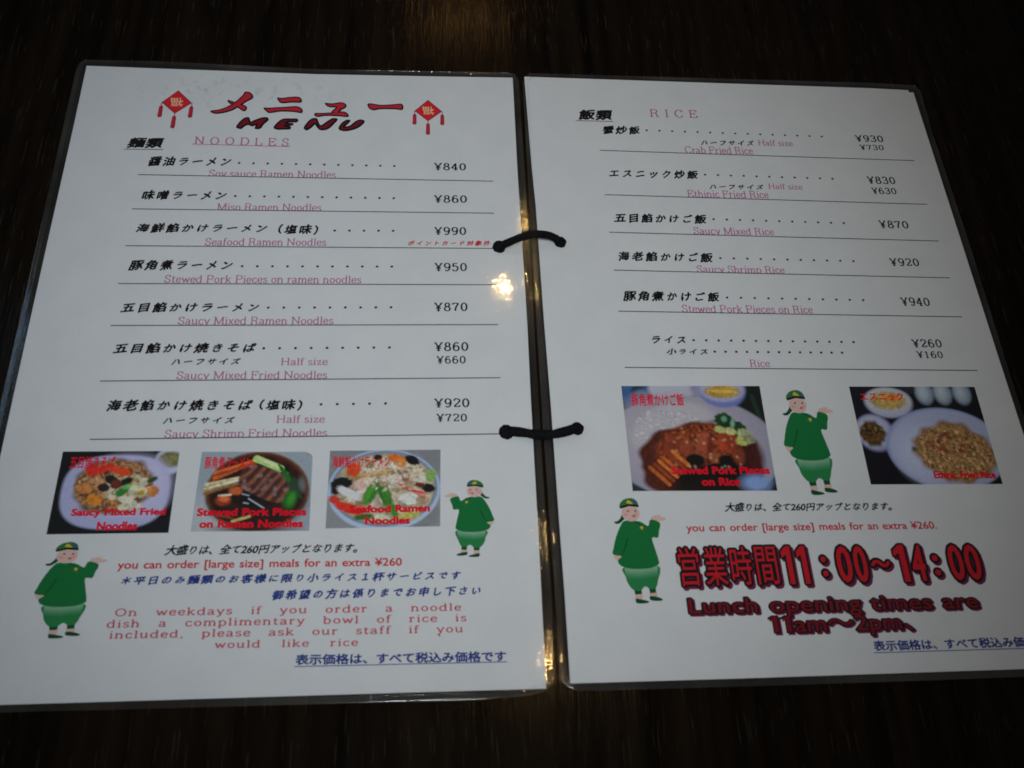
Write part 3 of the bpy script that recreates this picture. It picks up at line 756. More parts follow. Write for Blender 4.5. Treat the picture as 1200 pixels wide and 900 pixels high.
def clip_below(o, y_mm):
    """descenders are cut off by the ruled line"""
    bm = bmesh.new(); bm.from_mesh(o.data)
    bmesh.ops.bisect_plane(bm, geom=bm.verts[:] + bm.edges[:] + bm.faces[:], plane_co=(0, y_mm * MM, 0), plane_no=(0, 1, 0), clear_inner=True)
    bm.to_mesh(o.data); bm.free()

def offset_ring(pts, d):
    """inset a clockwise outline by d"""
    n = len(pts); out = []
    for i in range(n):
        p0, p1, p2 = pts[i - 1], pts[i], pts[(i + 1) % n]
        def nrm(a, b_):
            tx, ty = b_[0] - a[0], b_[1] - a[1]; l = math.hypot(tx, ty) or 1
            return (ty / l, -tx / l)
        n1, n2 = nrm(p0, p1), nrm(p1, p2)
        mx_, my_ = n1[0] + n2[0], n1[1] + n2[1]
        l2 = mx_ * mx_ + my_ * my_
        s = 2 / max(l2, 0.8)
        out.append((p1[0] + mx_ * d * s, p1[1] + my_ * d * s))
    return out
def dense(pts, step):
    out = []
    n = len(pts)
    for i in range(n):
        a, b_ = pts[i], pts[(i + 1) % n]
        l = math.hypot(b_[0] - a[0], b_[1] - a[1]); k = max(1, int(l / step))
        out += [(a[0] + (b_[0] - a[0]) * j / k, a[1] + (b_[1] - a[1]) * j / k) for j in range(k)]
    return out

# ------------------------------------------------------------------ table
def build_table():
    x0, x1, y0, y1, t = -0.45, 0.85, -0.62, 0.62, 0.032
    bm = bmesh.new()
    bmesh.ops.create_cube(bm, size=1)
    bmesh.ops.scale(bm, vec=(x1 - x0, y1 - y0, t), verts=bm.verts)
    bmesh.ops.translate(bm, vec=((x0 + x1) / 2, (y0 + y1) / 2, -t / 2), verts=bm.verts)
    bmesh.ops.bevel(bm, geom=bm.edges[:], offset=0.004, segments=3, affect='EDGES')
    me = bpy.data.meshes.new('wooden_table_top'); bm.to_mesh(me); bm.free()
    me.materials.append(MAT['wood'])
    o = bpy.data.objects.new('wooden_table_top', me); COL.objects.link(o)
    o['label'] = 'dark brown wood table top with fine grain under the open menu'
    o['category'] = 'table'
build_table()

# ------------------------------------------------------------------ the menu: two laminated sheets tied with cords
menu = bpy.data.objects.new('restaurant_menu', None)
COL.objects.link(menu)
menu['label'] = 'open two-sheet laminated noodle and rice menu tied with black cords on the table'
menu['category'] = 'menu'

LEFT_OUT = LEFT_PAPER[:-2] + [(0.0, -297.0), (-0.05, -230.0)] + LEFT_EDGE[::-1]
LEFT_FILM_OUT = [(-3.47, 2.56), (-1.01, 4.9)] + LEFT_FILM[3:] + [(0.0, -299.5), (-2.6, -298.8), (-4.0, -297.0), (-4.4, -294.0), (-4.5, -200.0), (-4.4, -100.0), (-4.32, -33.27), (-4.25, -2.0)]
RIGHT_OUT = RIGHT_PAPER[:7] + [(210.15, -250.0), (210.2, -297.2)] + RIGHT_PAPER[7:]
RIGHT_FILM_OUT = RIGHT_FILM[:8] + [(213.6, -250.0), (213.8, -294.0), (213.0, -298.0), (209.0, -300.0)] + RIGHT_FILM[8:]

def slab(name, outline, z0, z1, mats, parent):
    n = len(outline)
    V = [(x * MM, y * MM, z1 * MM) for x, y in outline] + [(x * MM, y * MM, z0 * MM) for x, y in outline]
    F = [tuple(range(n))[::-1], tuple(range(n, 2 * n))]
    mi = [0, 0]
    for i in range(n):
        j = (i + 1) % n
        F.append((i, j, n + j, n + i)); mi.append(1)
    return link_mesh(name, V, F, mats, parent, mi)

def film(outline, parent, seed):
    """clear pouch: flat over the paper, thin wavy sealed margin round it"""
    r = random.Random(seed)
    base = dense(outline, 1.6)
    n = len(base)
    ph = [r.uniform(0, 6.28) for _ in range(12)]
    def wob(i, k):
        s = i * 1.6
        return (math.sin(s / 5.3 + ph[k]) + 0.7 * math.sin(s / 2.3 + ph[k + 1] * 2) + 1.2 * math.sin(s / 17 + ph[0])) / 3
    rings = [(0.0, 0.02, 0.0), (0.12, 0.15, 0.0), (0.5, 0.19, 0.03), (0.95, 0.215, 0.075), (1.4, 0.235, 0.08), (1.85, 0.27, 0.05), (2.2, 0.30, 0.0), (2.5, 0.33, 0.0)]
    V, F, mi = [], [], []
    for k, (d, z, am) in enumerate(rings):
        for i, (x, y) in enumerate(offset_ring(base, d)):
            V.append((x * MM, y * MM, (z + am * wob(i, k)) * MM))
    for k in range(len(rings) - 1):
        for i in range(n):
            j = (i + 1) % n
            F.append((k * n + i, (k + 1) * n + i, (k + 1) * n + j, k * n + j)[::-1]); mi.append(1)
    K = len(rings) - 1
    F.append(tuple(K * n + i for i in range(n))[::-1]); mi.append(0)
    kb = len(V)
    V += [(x * MM, y * MM, -0.27 * MM) for x, y in base]
    F.append(tuple(range(kb, kb + n))); mi.append(1)
    for i in range(n):
        j = (i + 1) % n
        F.append((i, j, kb + j, kb + i)); mi.append(1)
    o = link_mesh('laminate_film', V, F, [MAT['film'], MAT['rim']], parent, mi, smooth=False)
    sm = [len(p.vertices) == 4 for p in o.data.polygons]
    o.data.polygons.foreach_set('use_smooth', sm)
    return o

sheets = []
for idx, (outl, lab) in enumerate(((LEFT_OUT, 'left sheet headed with noodle dishes'), (RIGHT_OUT, 'right sheet with rice dishes and lunch hours'))):
    s = slab('menu_page', outl, -0.11, 0.0, [MAT['paper' if idx == 0 else 'paper2'], MAT['paperedge']], menu)
    s.matrix_parent_inverse = Matrix.Identity(4)
    s.matrix_basis = Matrix(SHEET_MATRIX[idx])
    s['label'] = lab
    sheets.append(s)
LEFT, RIGHT = sheets
film(LEFT_FILM_OUT, LEFT, 3)
film(RIGHT_FILM_OUT, RIGHT, 5)
# a second sheet laminated behind each page shows as a thin lip
bk = slab('backing_paper', [(-0.7, -2.0), (-0.7, -0.1), (186, 2.6), (207.4, 2.4), (208.0, -3.0)], -0.2, -0.12, [MAT['paper'], MAT['paperedge']], RIGHT)
bk['label'] = 'rear paper sheet showing as a thin lip at the top edge'

# lettering
def put_lines(specs, sheet, rules):
    for sp in specs:
        o = text_line(sp, sheet)
        if sp[8] == 'english_name':
            mid = sp[3]
            for r in rules:
                yr = r[1] + (r[3] - r[1]) * (mid - r[0]) / (r[2] - r[0])
                if sp[5] - 2.2 < yr < sp[5] + 0.8:
                    clip_below(o, yr + 0.1)
put_lines(LEFT_TEXT, LEFT, LEFT_RULES)
put_lines(RIGHT_TEXT, RIGHT, RIGHT_RULES)

for dots, sheet in ((LEFT_DOTS, LEFT), (RIGHT_DOTS, RIGHT)):
    for x0, y0, x1, y1, n, r in dots:
        p = Print()
        for i in range(n):
            t = i / (n - 1)
            p.disc(x0 + (x1 - x0) * t, y0 + (y1 - y0) * t, r * 1.25, r * 1.15, 'black', 0.03, 10, 0.3)
        p.build('leader_dots', sheet)
for rules, under, sheet in ((LEFT_RULES, LEFT_UNDER, LEFT), (RIGHT_RULES, RIGHT_UNDER, RIGHT)):
    for x0, y0, x1, y1, w in rules:
        p = Print()
        p.poly([(x0, y0 - w / 2), (x1, y1 - w / 2), (x1, y1 + w / 2), (x0, y0 + w / 2)], 'black', 0.055)
        p.build('rule_line', sheet)
    for x0, y0, x1, y1, w, c in under:
        p = Print()
        p.poly([(x0, y0 - w / 2), (x1, y1 - w / 2), (x1, y1 + w / 2), (x0, y0 + w / 2)], c, 0.055)
        p.build('underline', sheet)

# brushed title
def grow(poly, d):
    area = sum(poly[i - 1][0] * poly[i][1] - poly[i][0] * poly[i - 1][1] for i in range(len(poly)))
    return offset_ring(poly, -d if area > 0 else d)
def closed_smooth(p, k=4):
    q = smooth_pts([p[-1]] + list(p) + [p[0], p[1]], k)
    return q[k:-(k)][:len(p) * k]
for strokes, nm, fillkey, d in ((TITLE, 'title_lettering', 'titlered', 0.5), (MENUWORD, 'title_lettering', 'darkred', 0.8)):
    p = Print()
    for i, s in enumerate(strokes):
        s = closed_smooth(s)
        p.poly([(x + 0.25, y - 0.3) for x, y in s], 'black', 0.030 + 0.004 * i)
        p.poly(grow(s, -0.22), 'black', 0.065 + 0.004 * i)
        inner = grow(s, d)
        p.poly(inner, fillkey, 0.10 + 0.004 * i)
    p.build(nm, LEFT)

# opening hours in big outlined characters
def fit_glyph(p, ch, x0, x1, yb, h, layers):
    v0, f0, _ = glyph(ch, 0.0)
    ax, bx = min(v[0] for v in v0), max(v[0] for v in v0)
    ay, by = min(v[1] for v in v0), max(v[1] for v in v0)
    for off, dx, dy, key, z in layers:
        steps = [(0, 0)] + ([(off * math.cos(math.pi * (i + .5) / 6), off * math.sin(math.pi * (i + .5) / 6)) for i in range(12)] if off else [])
        for li, (ox, oy) in enumerate(steps):
            p.tris([(x0 + (a - ax) / (bx - ax) * (x1 - x0) + dx + ox, yb + (c - ay) / (by - ay) * h + dy + oy, li) for a, c, l in v0], f0, key, z)
for ch, x0, x1, yb, h in HOURS:
    p = Print()
    cj = ch in '営業時間'
    o1, o2 = (1.0, 0.03) if cj else ((0.95, 0.10) if ch == '1' else (1.35, 0.30))
    m_ = o1
    fit_glyph(p, ch, x0 + m_, x1 - m_, yb + m_, h - 2 * m_,
              [(o1, 0.8, -1.0, 'maroon', 0.03), (o1, 0.0, 0.0, 'black', 0.055), (o2, 0.0, 0.0, 'hourred', 0.085)])
    p.build('hours_character', RIGHT)
for st_, col, text, x0, x1, yb0, yb1, h in LUNCH:
    p = Print()
    base_v, _ = layout_font(text, 'lunch', 0.03)
    xa, xb = min(v[0] for v in base_v), max(v[0] for v in base_v)
    for off, dx, dy, key, z in ((0.072, 0.7, -0.7, 'maroon', 0.03), (0.072, 0, 0, 'black', 0.055), (0.006, 0, 0, 'darkred', 0.085)):
        v, f = layout_font(text, 'lunch', off)
        kx = (x1 - x0) / (xb - xa)
        p.tris([(x0 + (a - xa) * kx + dx, yb0 + (yb1 - yb0) * (a - xa) / (xb - xa) + c * h / 0.73 + dy, l) for a, c, l in v], f, key, z)
    p.build('opening_times_line', RIGHT)
sp = Print(); sp.disc(171.0, -284.6 + 7.0, 0.3, 0.3, 'black', 0.03, 8)
sp.build('ink_speck', LEFT)

# ------------------------------------------------------------------ hanging good-luck charms beside the title
def charm(bx, sheet):
    x0, x1, y0, y1 = bx
    W, H = x1 - x0, y1 - y0
    def q(u, v): return (x0 + u * W, y1 - v * H)
    p = Print()
    p.poly([q(.5, 0), q(.93, .33), q(.5, .62), q(.09, .33)], 'tassel', 0.03)
    p.poly([q(.5, .04), q(.88, .33), q(.5, .58), q(.14, .33)], 'charmred', 0.05)
    for u, v0, v1 in ((.10, .36, .72), (.93, .36, .72), (.5, .62, 1.0)):
        p.poly([q(u - .012, v0 - .03), q(u + .012, v0 - .03), q(u + .012, v0 + .14), q(u - .012, v0 + .14)], 'tassel', 0.06)
        p.poly([q(u - .055, v0 + .10), q(u - .035, v0 + .06), q(u + .035, v0 + .06), q(u + .055, v0 + .10), q(u + .06, v1 - .03), q(u + .03, v1), q(u - .04, v1), q(u - .065, v1 - .03)], 'tassel', 0.08)
        p.poly([q(u - .03, v0 + .13), q(u + .005, v0 + .13), q(u + .005, v1 - .06), q(u - .035, v1 - .06)], 'charmred', 0.10)
    v, f, _ = glyph('福', 0.012)
    s = W * 0.36
    cx, cy = q(.51, .315)
    p.tris([(cx - (a - .5) * s + (c - .36) * s * .12, cy - (c - .36) * s * 0.95, l) for a, c, l in v], f, 'cream', 0.12)
    p.build('luck_charm_drawing', sheet)
charm(CHARM0, LEFT); charm(CHARM1, LEFT)

# ------------------------------------------------------------------ drawings of a boy in green robe
def boy(bx, sheet, flip):
    x0, x1, y0, y1 = bx
    def q(a):
        u, v = (a[0] - 98) / 244.0, (a[1] - 50) / 445.0
        if flip: u = 1 - u
        return (x0 + u * (x1 - x0), y1 - v * (y1 - y0))
    p = Print()
    z = [0.02]
    def sh(pts, key, smooth=True):
        z[0] += 0.006
        pts = [q(a) for a in pts]
        if smooth: pts = closed_smooth(pts, 4)
        p.poly(pts, key, z[0])
    def el(cx, cy, rx, ry, key):
        z[0] += 0.006
        p.poly([q((cx + rx * math.cos(i * math.pi / 8), cy + ry * math.sin(i * math.pi / 8))) for i in range(16)], key, z[0])
    sh([(158, 118), (150, 132), (136, 148), (120, 152), (124, 160), (140, 160), (156, 148), (166, 136)], 'robeline')
    sh([(178, 452), (202, 452), (204, 476), (178, 480)], 'skin'); sh([(238, 446), (263, 446), (264, 470), (238, 472)], 'skin')
    sh([(177, 474), (200, 478), (228, 486), (222, 493), (180, 493)], 'robeline'); sh([(236, 466), (262, 468), (287, 479), (276, 486), (238, 482)], 'robeline')
    sh([(172, 430), (204, 430), (204, 456), (176, 458)], 'robeline', False); sh([(234, 425), (264, 425), (263, 452), (238, 454)], 'robeline', False)
    sh([(142, 345), (144, 385), (152, 415), (172, 440), (200, 442), (220, 426), (240, 436), (262, 434), (276, 405), (284, 340)], 'pantsdeep')
    for gi in range(7):
        yb = 396 - gi * 6
        sh([(142, 345), (143, 352), (143 + (yb - 352) * .09, yb), (200, yb + 6), (284 - (yb - 340) * .14, yb - 4), (284, 340)], 'pants%d' % gi, False)
    sh([(102, 288), (112, 282), (138, 296), (134, 308), (118, 318), (106, 306)], 'skin')
    sh([(276, 148), (284, 132), (300, 127), (322, 124), (318, 132), (342, 138), (336, 148), (312, 152), (300, 166)], 'skin')
    sh([(168, 148), (148, 164), (122, 214), (106, 262), (99, 288), (116, 296), (136, 300), (118, 318), (132, 341), (180, 353), (250, 351), (286, 336), (290, 322), (280, 270), (273, 224), (298, 223), (306, 195), (314, 160), (276, 145), (262, 172), (236, 156), (212, 150)], 'robe')
    sh([(172, 222), (158, 262), (138, 298), (134, 300), (152, 262), (168, 222)], 'robeline', False)
    sh([(212, 150), (236, 168), (240, 190), (236, 190), (230, 168), (206, 154)], 'robeline', False)
    sh([(222, 172), (236, 168), (248, 180), (240, 186), (246, 204), (232, 190), (216, 184)], 'hatgreen')
    sh([(228, 174), (240, 176), (236, 188), (230, 184)], 'yellow')
    el(193, 116, 39, 36, 'skin')
    el(172, 122, 9, 7, 'cheek'); el(216, 121, 8, 7, 'cheek')
    sh([(150, 94), (151, 74), (166, 58), (184, 51), (206, 50), (224, 62), (230, 80), (230, 90), (210, 86), (180, 86)], 'hatgreen')
    sh([(206, 52), (224, 64), (229, 78), (216, 74)], 'hatblue')
    sh([(180, 72), (188, 58), (200, 66), (206, 75)], 'yellow')
    sh([(150, 96), (151, 86), (190, 76), (230, 80), (230, 90), (190, 85)], 'black', False)
    el(182, 107, 4.2, 3.6, 'black'); el(214, 107, 4.2, 3.6, 'black')
    el(205, 129, 7, 4, 'titlered')
    p.build('robed_boy_drawing', sheet)
boy(BOY0, LEFT, False); boy(BOY1, LEFT, True); boy(BOY2, RIGHT, False); boy(BOY3, RIGHT, False)

# ------------------------------------------------------------------ printed food photographs
class Canvas:
    def __init__(self, nx, ny, white):
        self.nx, self.ny, self.white = nx, ny, white
        u = (np.arange(nx) / (nx - 1)); v = (np.arange(ny) / (ny - 1))
        self.U, self.Vv = np.meshgrid(u, v)
        self.img = np.zeros((ny, nx, 3))
        self.asp = 1.33
    def col(self, c): return np.array(ink(c, self.white))
    def bg(self, c): self.img[:] = self.col(c)
    def put(self, a, c):
        a = np.clip(a, 0, 1)[..., None]
        self.img = self.img * (1 - a) + self.col(c) * a
    def rot(self, cx, cy, ang):
        dx, dy = (self.U - cx) * self.asp, self.Vv - cy
        ca, sa = math.cos(ang), math.sin(ang)
        return dx * ca + dy * sa, -dx * sa + dy * ca
    def ell(self, cx, cy, rx, ry, c, ang=0.0, soft=0.03, n=2.0, al=1.0, wob=0.0):
        x, y = self.rot(cx, cy, ang)
        x, y = np.abs(x / (rx * self.asp)), np.abs(y / ry)
        if wob:
            th = np.arctan2(y, x); 
            r = (x ** n + y ** n) ** (1 / n) * (1 + wob * np.sin(5 * th + cx * 40) + wob * np.sin(11 * th + cy * 60))
        else:
            r = (x ** n + y ** n) ** (1 / n)
        s = soft / max(min(rx, ry), 0.01)
        self.put(al * (1 - r) / s + 0.5 * al, c)
    def line(self, x0, y0, x1, y1, w, c, soft=0.012, al=1.0, taper=False):
        ax, ay = (self.U - x0) * self.asp, self.Vv - y0
        bx, by = (x1 - x0) * self.asp, y1 - y0
        t = np.clip((ax * bx + ay * by) / (bx * bx + by * by + 1e-9), 0, 1)
        d = np.hypot(ax - t * bx, ay - t * by)
        ww = w * (1 - 0.7 * np.abs(2 * t - 1)) if taper else w
        self.put(al * ((ww - d) / soft + 0.5), c)
    def mask(self, cx, cy, rx, ry, ang=0.0, n=2.0, edge=0.08):
        x, y = self.rot(cx, cy, ang)
        r = (np.abs(x / (rx * self.asp)) ** n + np.abs(y / ry) ** n) ** (1 / n)
        return np.clip((1 - r) / edge, 0, 1)
    def noise(self, sc, seed):
        r = np.random.default_rng(seed)
        k = int(sc) + 3
        g = r.random((k, k))
        X, Y = self.U * sc, self.Vv * sc / self.asp
        xi, yi = X.astype(int), Y.astype(int)
        fx, fy = X - xi, Y - yi
        fx, fy = fx * fx * (3 - 2 * fx), fy * fy * (3 - 2 * fy)
        return g[yi, xi] * (1 - fx) * (1 - fy) + g[yi, xi + 1] * fx * (1 - fy) + g[yi + 1, xi] * (1 - fx) * fy + g[yi + 1, xi + 1] * fx * fy
    def mottle(self, m, sc, cols, seed):
        nz = self.noise(sc, seed) * 0.6 + self.noise(sc * 2.3, seed + 1) * 0.4
        k = len(cols)
        for i, c in enumerate(cols):
            lo = 0.22 + 0.56 * i / k
            self.put(m * np.clip((nz - lo) * 9, 0, 1), c)
    def scatter(self, cx, cy, rx, ry, n, cols, s0, s1, seed, long=2.0, fade=0.9):
        r = random.Random(seed)
        for _ in range(n):
            a, q = r.uniform(0, 6.283), math.sqrt(r.random()) * fade
            x, y = cx + rx * q * math.cos(a), cy + ry * q * math.sin(a)
            s = r.uniform(s0, s1); w = s / r.uniform(1.0, long)
            self.ell(x, y, s / self.asp, w, r.choice(cols), r.uniform(0, 3.14), 0.012, al=r.uniform(0.6, 1.0))

def photo(quad, sheet, canvas, captions, label, rounded=0.0, layers=()):
    g_ = 0.5 * canvas.noise(34, 91) + 0.5 * canvas.noise(70, 92)
    warm = canvas.img[..., 0] - canvas.img[..., 2]
    amp = np.clip(warm * 9 - 0.1, 0.03, 0.6)
    canvas.img = 0.8 * (canvas.img / 0.8) ** 1.22 * (1 + (g_ - 0.5) * 1.5 * amp)[..., None]
    nx, ny = canvas.nx, canvas.ny
    (ax, ay), (bx, by), (cx, cy), (dx, dy) = quad
    V = []
    for j in range(ny):
        v = j / (ny - 1)
        for i in range(nx):
            u = i / (nx - 1)
            x = (ax * (1 - u) + bx * u) * (1 - v) + (dx * (1 - u) + cx * u) * v
            y = (ay * (1 - u) + by * u) * (1 - v) + (dy * (1 - u) + cy * u) * v
            V.append((x * MM, y * MM, 0.02 * MM))
    F = []
    for j in range(ny - 1):
        for i in range(nx - 1):
            if rounded:
                u, v = (i + .5) / (nx - 1), (j + .5) / (ny - 1)
                eu, ev = max(0, u - (1 - rounded)), max(0, rounded - v)
                if math.hypot(eu, ev) > rounded: continue
            k = j * nx + i
            F.append((k, k + nx, k + nx + 1, k + 1))
    o = link_mesh('food_photo', V, F, MAT['photo'], sheet)
    at = o.data.color_attributes.new('print_colour', 'FLOAT_COLOR', 'POINT')
    c4 = np.ones((nx * ny, 4), dtype=np.float32); c4[:, :3] = np.clip(canvas.img, 0, 0.9).reshape(-1, 3)
    at.data.foreach_set('color', c4.ravel())
    o['label'] = label
    for style, text, u0, u1, v1, h, key in captions:
        H = ay - dy
        def pos(u, v):
            return (ax * (1 - u) + bx * u) * (1 - v) + (dx * (1 - u) + cx * u) * v, (ay * (1 - u) + by * u) * (1 - v) + (dy * (1 - u) + cy * u) * v
        (x0, y0), (x1, y1) = pos(u0, v1), pos(u1, v1)
        cap = text_line((style, key, text, x0, x1, y0, y1, h * H, 'photo_caption'), sheet)
        for vtx in cap.data.vertices: vtx.co.z += 0.02 * MM
    return o

STYLES['cap'] = (0.050, 0.0, 0.0, 0.0, 1.0, 1.0)
STYLES['capjp'] = (0.022, 0.0, 0.0, 0.0, 1.0, 1.0)
MAT['capred'] = flat_mat('caption_red_ink', ink((172, 18, 34), 155))
MAT['capred_dim'] = flat_mat('caption_deep_red_ink', ink((120, 18, 26), 150))

# 1: saucy mixed fried noodles
c = Canvas(190, 140, 150); c.bg((13, 13, 18))
c.mottle(np.ones_like(c.U), 6, [(10, 10, 12), (18, 18, 24)], 1)
c.ell(.93, .12, .13, .17, (150, 156, 172)); c.ell(.93, .11, .105, .10, (96, 92, 60), soft=.04); c.ell(.93, .09, .08, .06, (112, 106, 74), soft=.05)
c.ell(.505, .50, .455, .45, (138, 140, 166), n=2.7)
c.ell(.60, .44, .36, .38, (150, 148, 172), n=2.4, soft=.15)
c.ell(.48, .43, .335, .34, (96, 68, 48), soft=.06, wob=.04)
mk = c.mask(.48, .43, .34, .33)
c.mottle(mk, 14, [(124, 94, 66), (144, 114, 84), (92, 64, 46), (164, 138, 108)], 5)
c.scatter(.48, .43, .30, .29, 170, [(150, 116, 84), (128, 86, 52), (104, 66, 40), (160, 134, 104), (84, 52, 36), (170, 120, 60)], .015, .055, 3, 4)
c.scatter(.62, .50, .22, .22, 40, [(162, 158, 140), (150, 150, 130), (172, 160, 140)], .03, .07, 9, 2.5)
for x, y, rx, ry, col, a in [(.33, .24, .10, .05, (176, 50, 32), -.4), (.27, .22, .05, .05, (170, 44, 36), 0), (.47, .22, .06, .05, (180, 70, 40), .3), (.55, .26, .055, .05, (190, 66, 34), .2),
    (.46, .36, .07, .05, (34, 26, 26), .5), (.58, .38, .06, .045, (26, 30, 28), -.5), (.40, .45, .05, .05, (40, 34, 40), .2), (.50, .41, .05, .06, (92, 44, 34), 0),
    (.56, .50, .035, .10, (50, 104, 44), .9), (.60, .44, .05, .03, (96, 140, 84), -.3), (.80, .36, .05, .03, (40, 70, 44), -.5), (.70, .48, .08, .035, (168, 168, 140), .4), (.72, .52, .02, .05, (150, 120, 40), 1.0),
    (.24, .46, .07, .06, (162, 112, 66), .3), (.34, .60, .07, .06, (170, 112, 40), .4), (.60, .60, .06, .04, (168, 164, 150), .2), (.68, .68, .07, .035, (164, 158, 148), -.2), (.49, .57, .03, .035, (176, 160, 146), 0), (.82, .50, .05, .07, (160, 110, 70), .4)]:
    c.ell(x, y, rx, ry, col, a, .015, wob=.05)
photo(PHOTO0, LEFT, c, [('capjp', '五目焼きそば', .08, .46, .215, .155, 'capred'), ('cap', 'Saucy Mixed Fried', .17, .955, .815, .115, 'capred'), ('cap', 'Noodles', .40, .735, .965, .105, 'capred')], 'printed photo of fried noodles on a white square plate')

# 2: stewed pork ramen
c = Canvas(190, 140, 155); c.bg((128, 136, 144))
c.ell(.20, .85, .4, .3, (146, 150, 156), soft=.3)
c.ell(.53, .50, .455, .50, (104, 74, 56), soft=.02); c.ell(.53, .49, .43, .47, (78, 40, 28), soft=.03)
c.ell(.54, .62, .39, .34, (26, 17, 16), soft=.15)
mk = c.mask(.53, .5, .42, .46); c.mottle(mk * .6, 9, [(60, 32, 24), (30, 20, 18), (20, 14, 14)], 4)
for y0, y1, col in [(.36, .12, (170, 84, 40)), (.33, .10, (196, 98, 48)), (.30, .14, (150, 70, 40)), (.27, .10, (182, 92, 46))]:
    c.line(.14, y0, .50, y1, .018, col)
c.line(.16, .30, .34, .22, .012, (120, 70, 50))
for y0, y1, col in [(.44, .36, (160, 146, 120)), (.48, .36, (188, 180, 156)), (.50, .40, (146, 124, 92)), (.54, .40, (120, 92, 58)), (.42, .33, (176, 160, 132))]:
    c.line(.07, y0, .37, y1, .016, col)
c.ell(.34, .50, .06, .055, (158, 88, 48), wob=.05); c.ell(.24, .62, .07, .07, (120, 54, 28)); c.ell(.25, .60, .045, .04, (178, 100, 60), soft=.03); c.line(.20, .56, .30, .55, .012, (190, 170, 150))
# meat slab
th = .42
x, y = c.rot(.60, .41, th); mm_ = np.clip((1 - (np.abs(x / .34) ** 3 + np.abs(y / .19) ** 3)) * 6, 0, 1)
c.put(mm_, (92, 60, 52))
st = np.sin(x * 60 + 6 * c.noise(6, 8) + y * 14)
c.put(mm_ * np.clip(st, 0, 1) * .9, (58, 38, 40)); c.put(mm_ * np.clip(-st - .3, 0, 1), (136, 88, 62))
c.put(mm_ * np.clip((c.noise(22, 5) - .55) * 4, 0, 1) * .7, (122, 106, 110))
c.line(.50, .09, .72, .22, .045, (140, 168, 112)); c.line(.53, .10, .72, .20, .02, (176, 192, 140))
for i in range(9):
    c.line(.70 + .012 * i, .17 + .015 * i, .78 + .018 * i, .36 + .03 * i, .012, [(30, 88, 40), (52, 116, 52), (24, 70, 34)][i % 3])
c.ell(.86, .45, .06, .11, (44, 66, 48), -.3, wob=.06); c.ell(.82, .62, .06, .12, (34, 92, 34), .3, wob=.05); c.ell(.83, .60, .03, .08, (58, 124, 46), .3); c.ell(.92, .42, .03, .09, (92, 96, 96), -.2)
c.ell(.46, .62, .09, .08, (10, 10, 12), soft=.05); c.line(.46, .60, .60, .72, .008, (150, 160, 170)); c.line(.42, .65, .46, .66, .008, (150, 150, 160)); c.line(.40, .54, .46, .56, .008, (140, 140, 150))
c.line(.34, .88, .48, .82, .018, (170, 150, 104)); c.line(.20, .80, .34, .84, .012, (120, 70, 40))
c.ell(.53, .97, .30, .05, (64, 26, 20), soft=.05, al=.7)
photo(PHOTO1, LEFT, c, [('capjp', '豚角煮ラーメン', .04, .46, .22, .16, 'capred'), ('cap', 'Stewed Pork Pieces', .03, .97, .815, .10, 'capred'), ('cap', 'on Ramen Noodles', .065, .945, .96, .10, 'capred')], 'printed photo of dark stewed pork on ramen', rounded=.08)

# 3: seafood ramen
c = Canvas(190, 140, 160); c.bg((122, 124, 130))
c.mottle(np.ones_like(c.U) * .6, 5, [(112, 114, 118), (130, 132, 136)], 3)
c.ell(.50, .52, .50, .53, (150, 164, 190), soft=.02); c.ell(.50, .50, .475, .49, (104, 118, 146), soft=.02); c.ell(.50, .50, .455, .465, (140, 134, 116), soft=.04)
mk = c.mask(.5, .5, .45, .46); c.mottle(mk, 10, [(158, 152, 134), (136, 128, 104), (176, 168, 152), (150, 136, 116)], 14)
c.scatter(.5, .48, .40, .40, 90, [(176, 158, 146), (160, 150, 136), (150, 132, 112), (182, 170, 160), (130, 116, 90)], .03, .09, 33, 3)
def W_(a, b_): return ((a - 65 - (b_ - 95) * -.06) / 705.0, (b_ - 98) / 488.0)
for px, py, rx, ry, col, a in [(215, 225, .065, .09, (198, 78, 40), -.2), (500, 170, .075, .075, (212, 120, 66), .5), (470, 145, .05, .04, (198, 100, 50), 0), (585, 165, .07, .055, (24, 22, 26), .5), (368, 145, .04, .04, (40, 36, 40), 0),
    (135, 310, .095, .08, (22, 20, 24), -.1), (100, 350, .04, .06, (22, 20, 24), 0), (680, 345, .06, .055, (24, 18, 20), .2), (625, 325, .05, .035, (96, 50, 30), .2), (180, 370, .12, .055, (178, 178, 182), .5), (270, 310, .10, .07, (182, 156, 148), -.4), (460, 285, .09, .05, (186, 170, 160), -.1),
    (400, 205, .09, .05, (190, 160, 150), .2), (600, 260, .09, .08, (176, 164, 148), 0), (640, 290, .06, .04, (184, 180, 172), 0), (700, 265, .045, .08, (120, 150, 84), .3), (560, 410, .09, .075, (190, 186, 178), .1), (90, 410, .05, .05, (170, 60, 48), .3), (180, 465, .14, .06, (196, 52, 34), .35), (250, 470, .05, .04, (206, 90, 60), 0),
    (270, 520, .09, .035, (52, 96, 44), -.1), (550, 520, .10, .05, (160, 152, 90), -.1), (380, 525, .07, .05, (176, 176, 156), .2), (640, 420, .06, .06, (150, 130, 110), .2)]:
    u, v = W_(px, py); c.ell(u, v, rx, ry, col, a, .018, wob=.05)
for k in range(5):
    u, v = W_(500 + 20 * k, 320 + 10 * k); u2, v2 = W_(650, 400 - 6 * k); c.line(u, v, u2, v2, .012, [(206, 60, 56), (214, 150, 144)][k % 2])
u, v = W_(318, 372); c.ell(u, v, .052, .15, (56, 112, 42), .42, .02, wob=.04); c.ell(u - .01, v, .028, .12, (74, 136, 54), .42, .03)
u, v = W_(402, 380); c.ell(u, v, .050, .17, (46, 102, 38), -.40, .02, wob=.05); c.ell(u + .01, v, .022, .13, (70, 130, 50), -.40, .03)
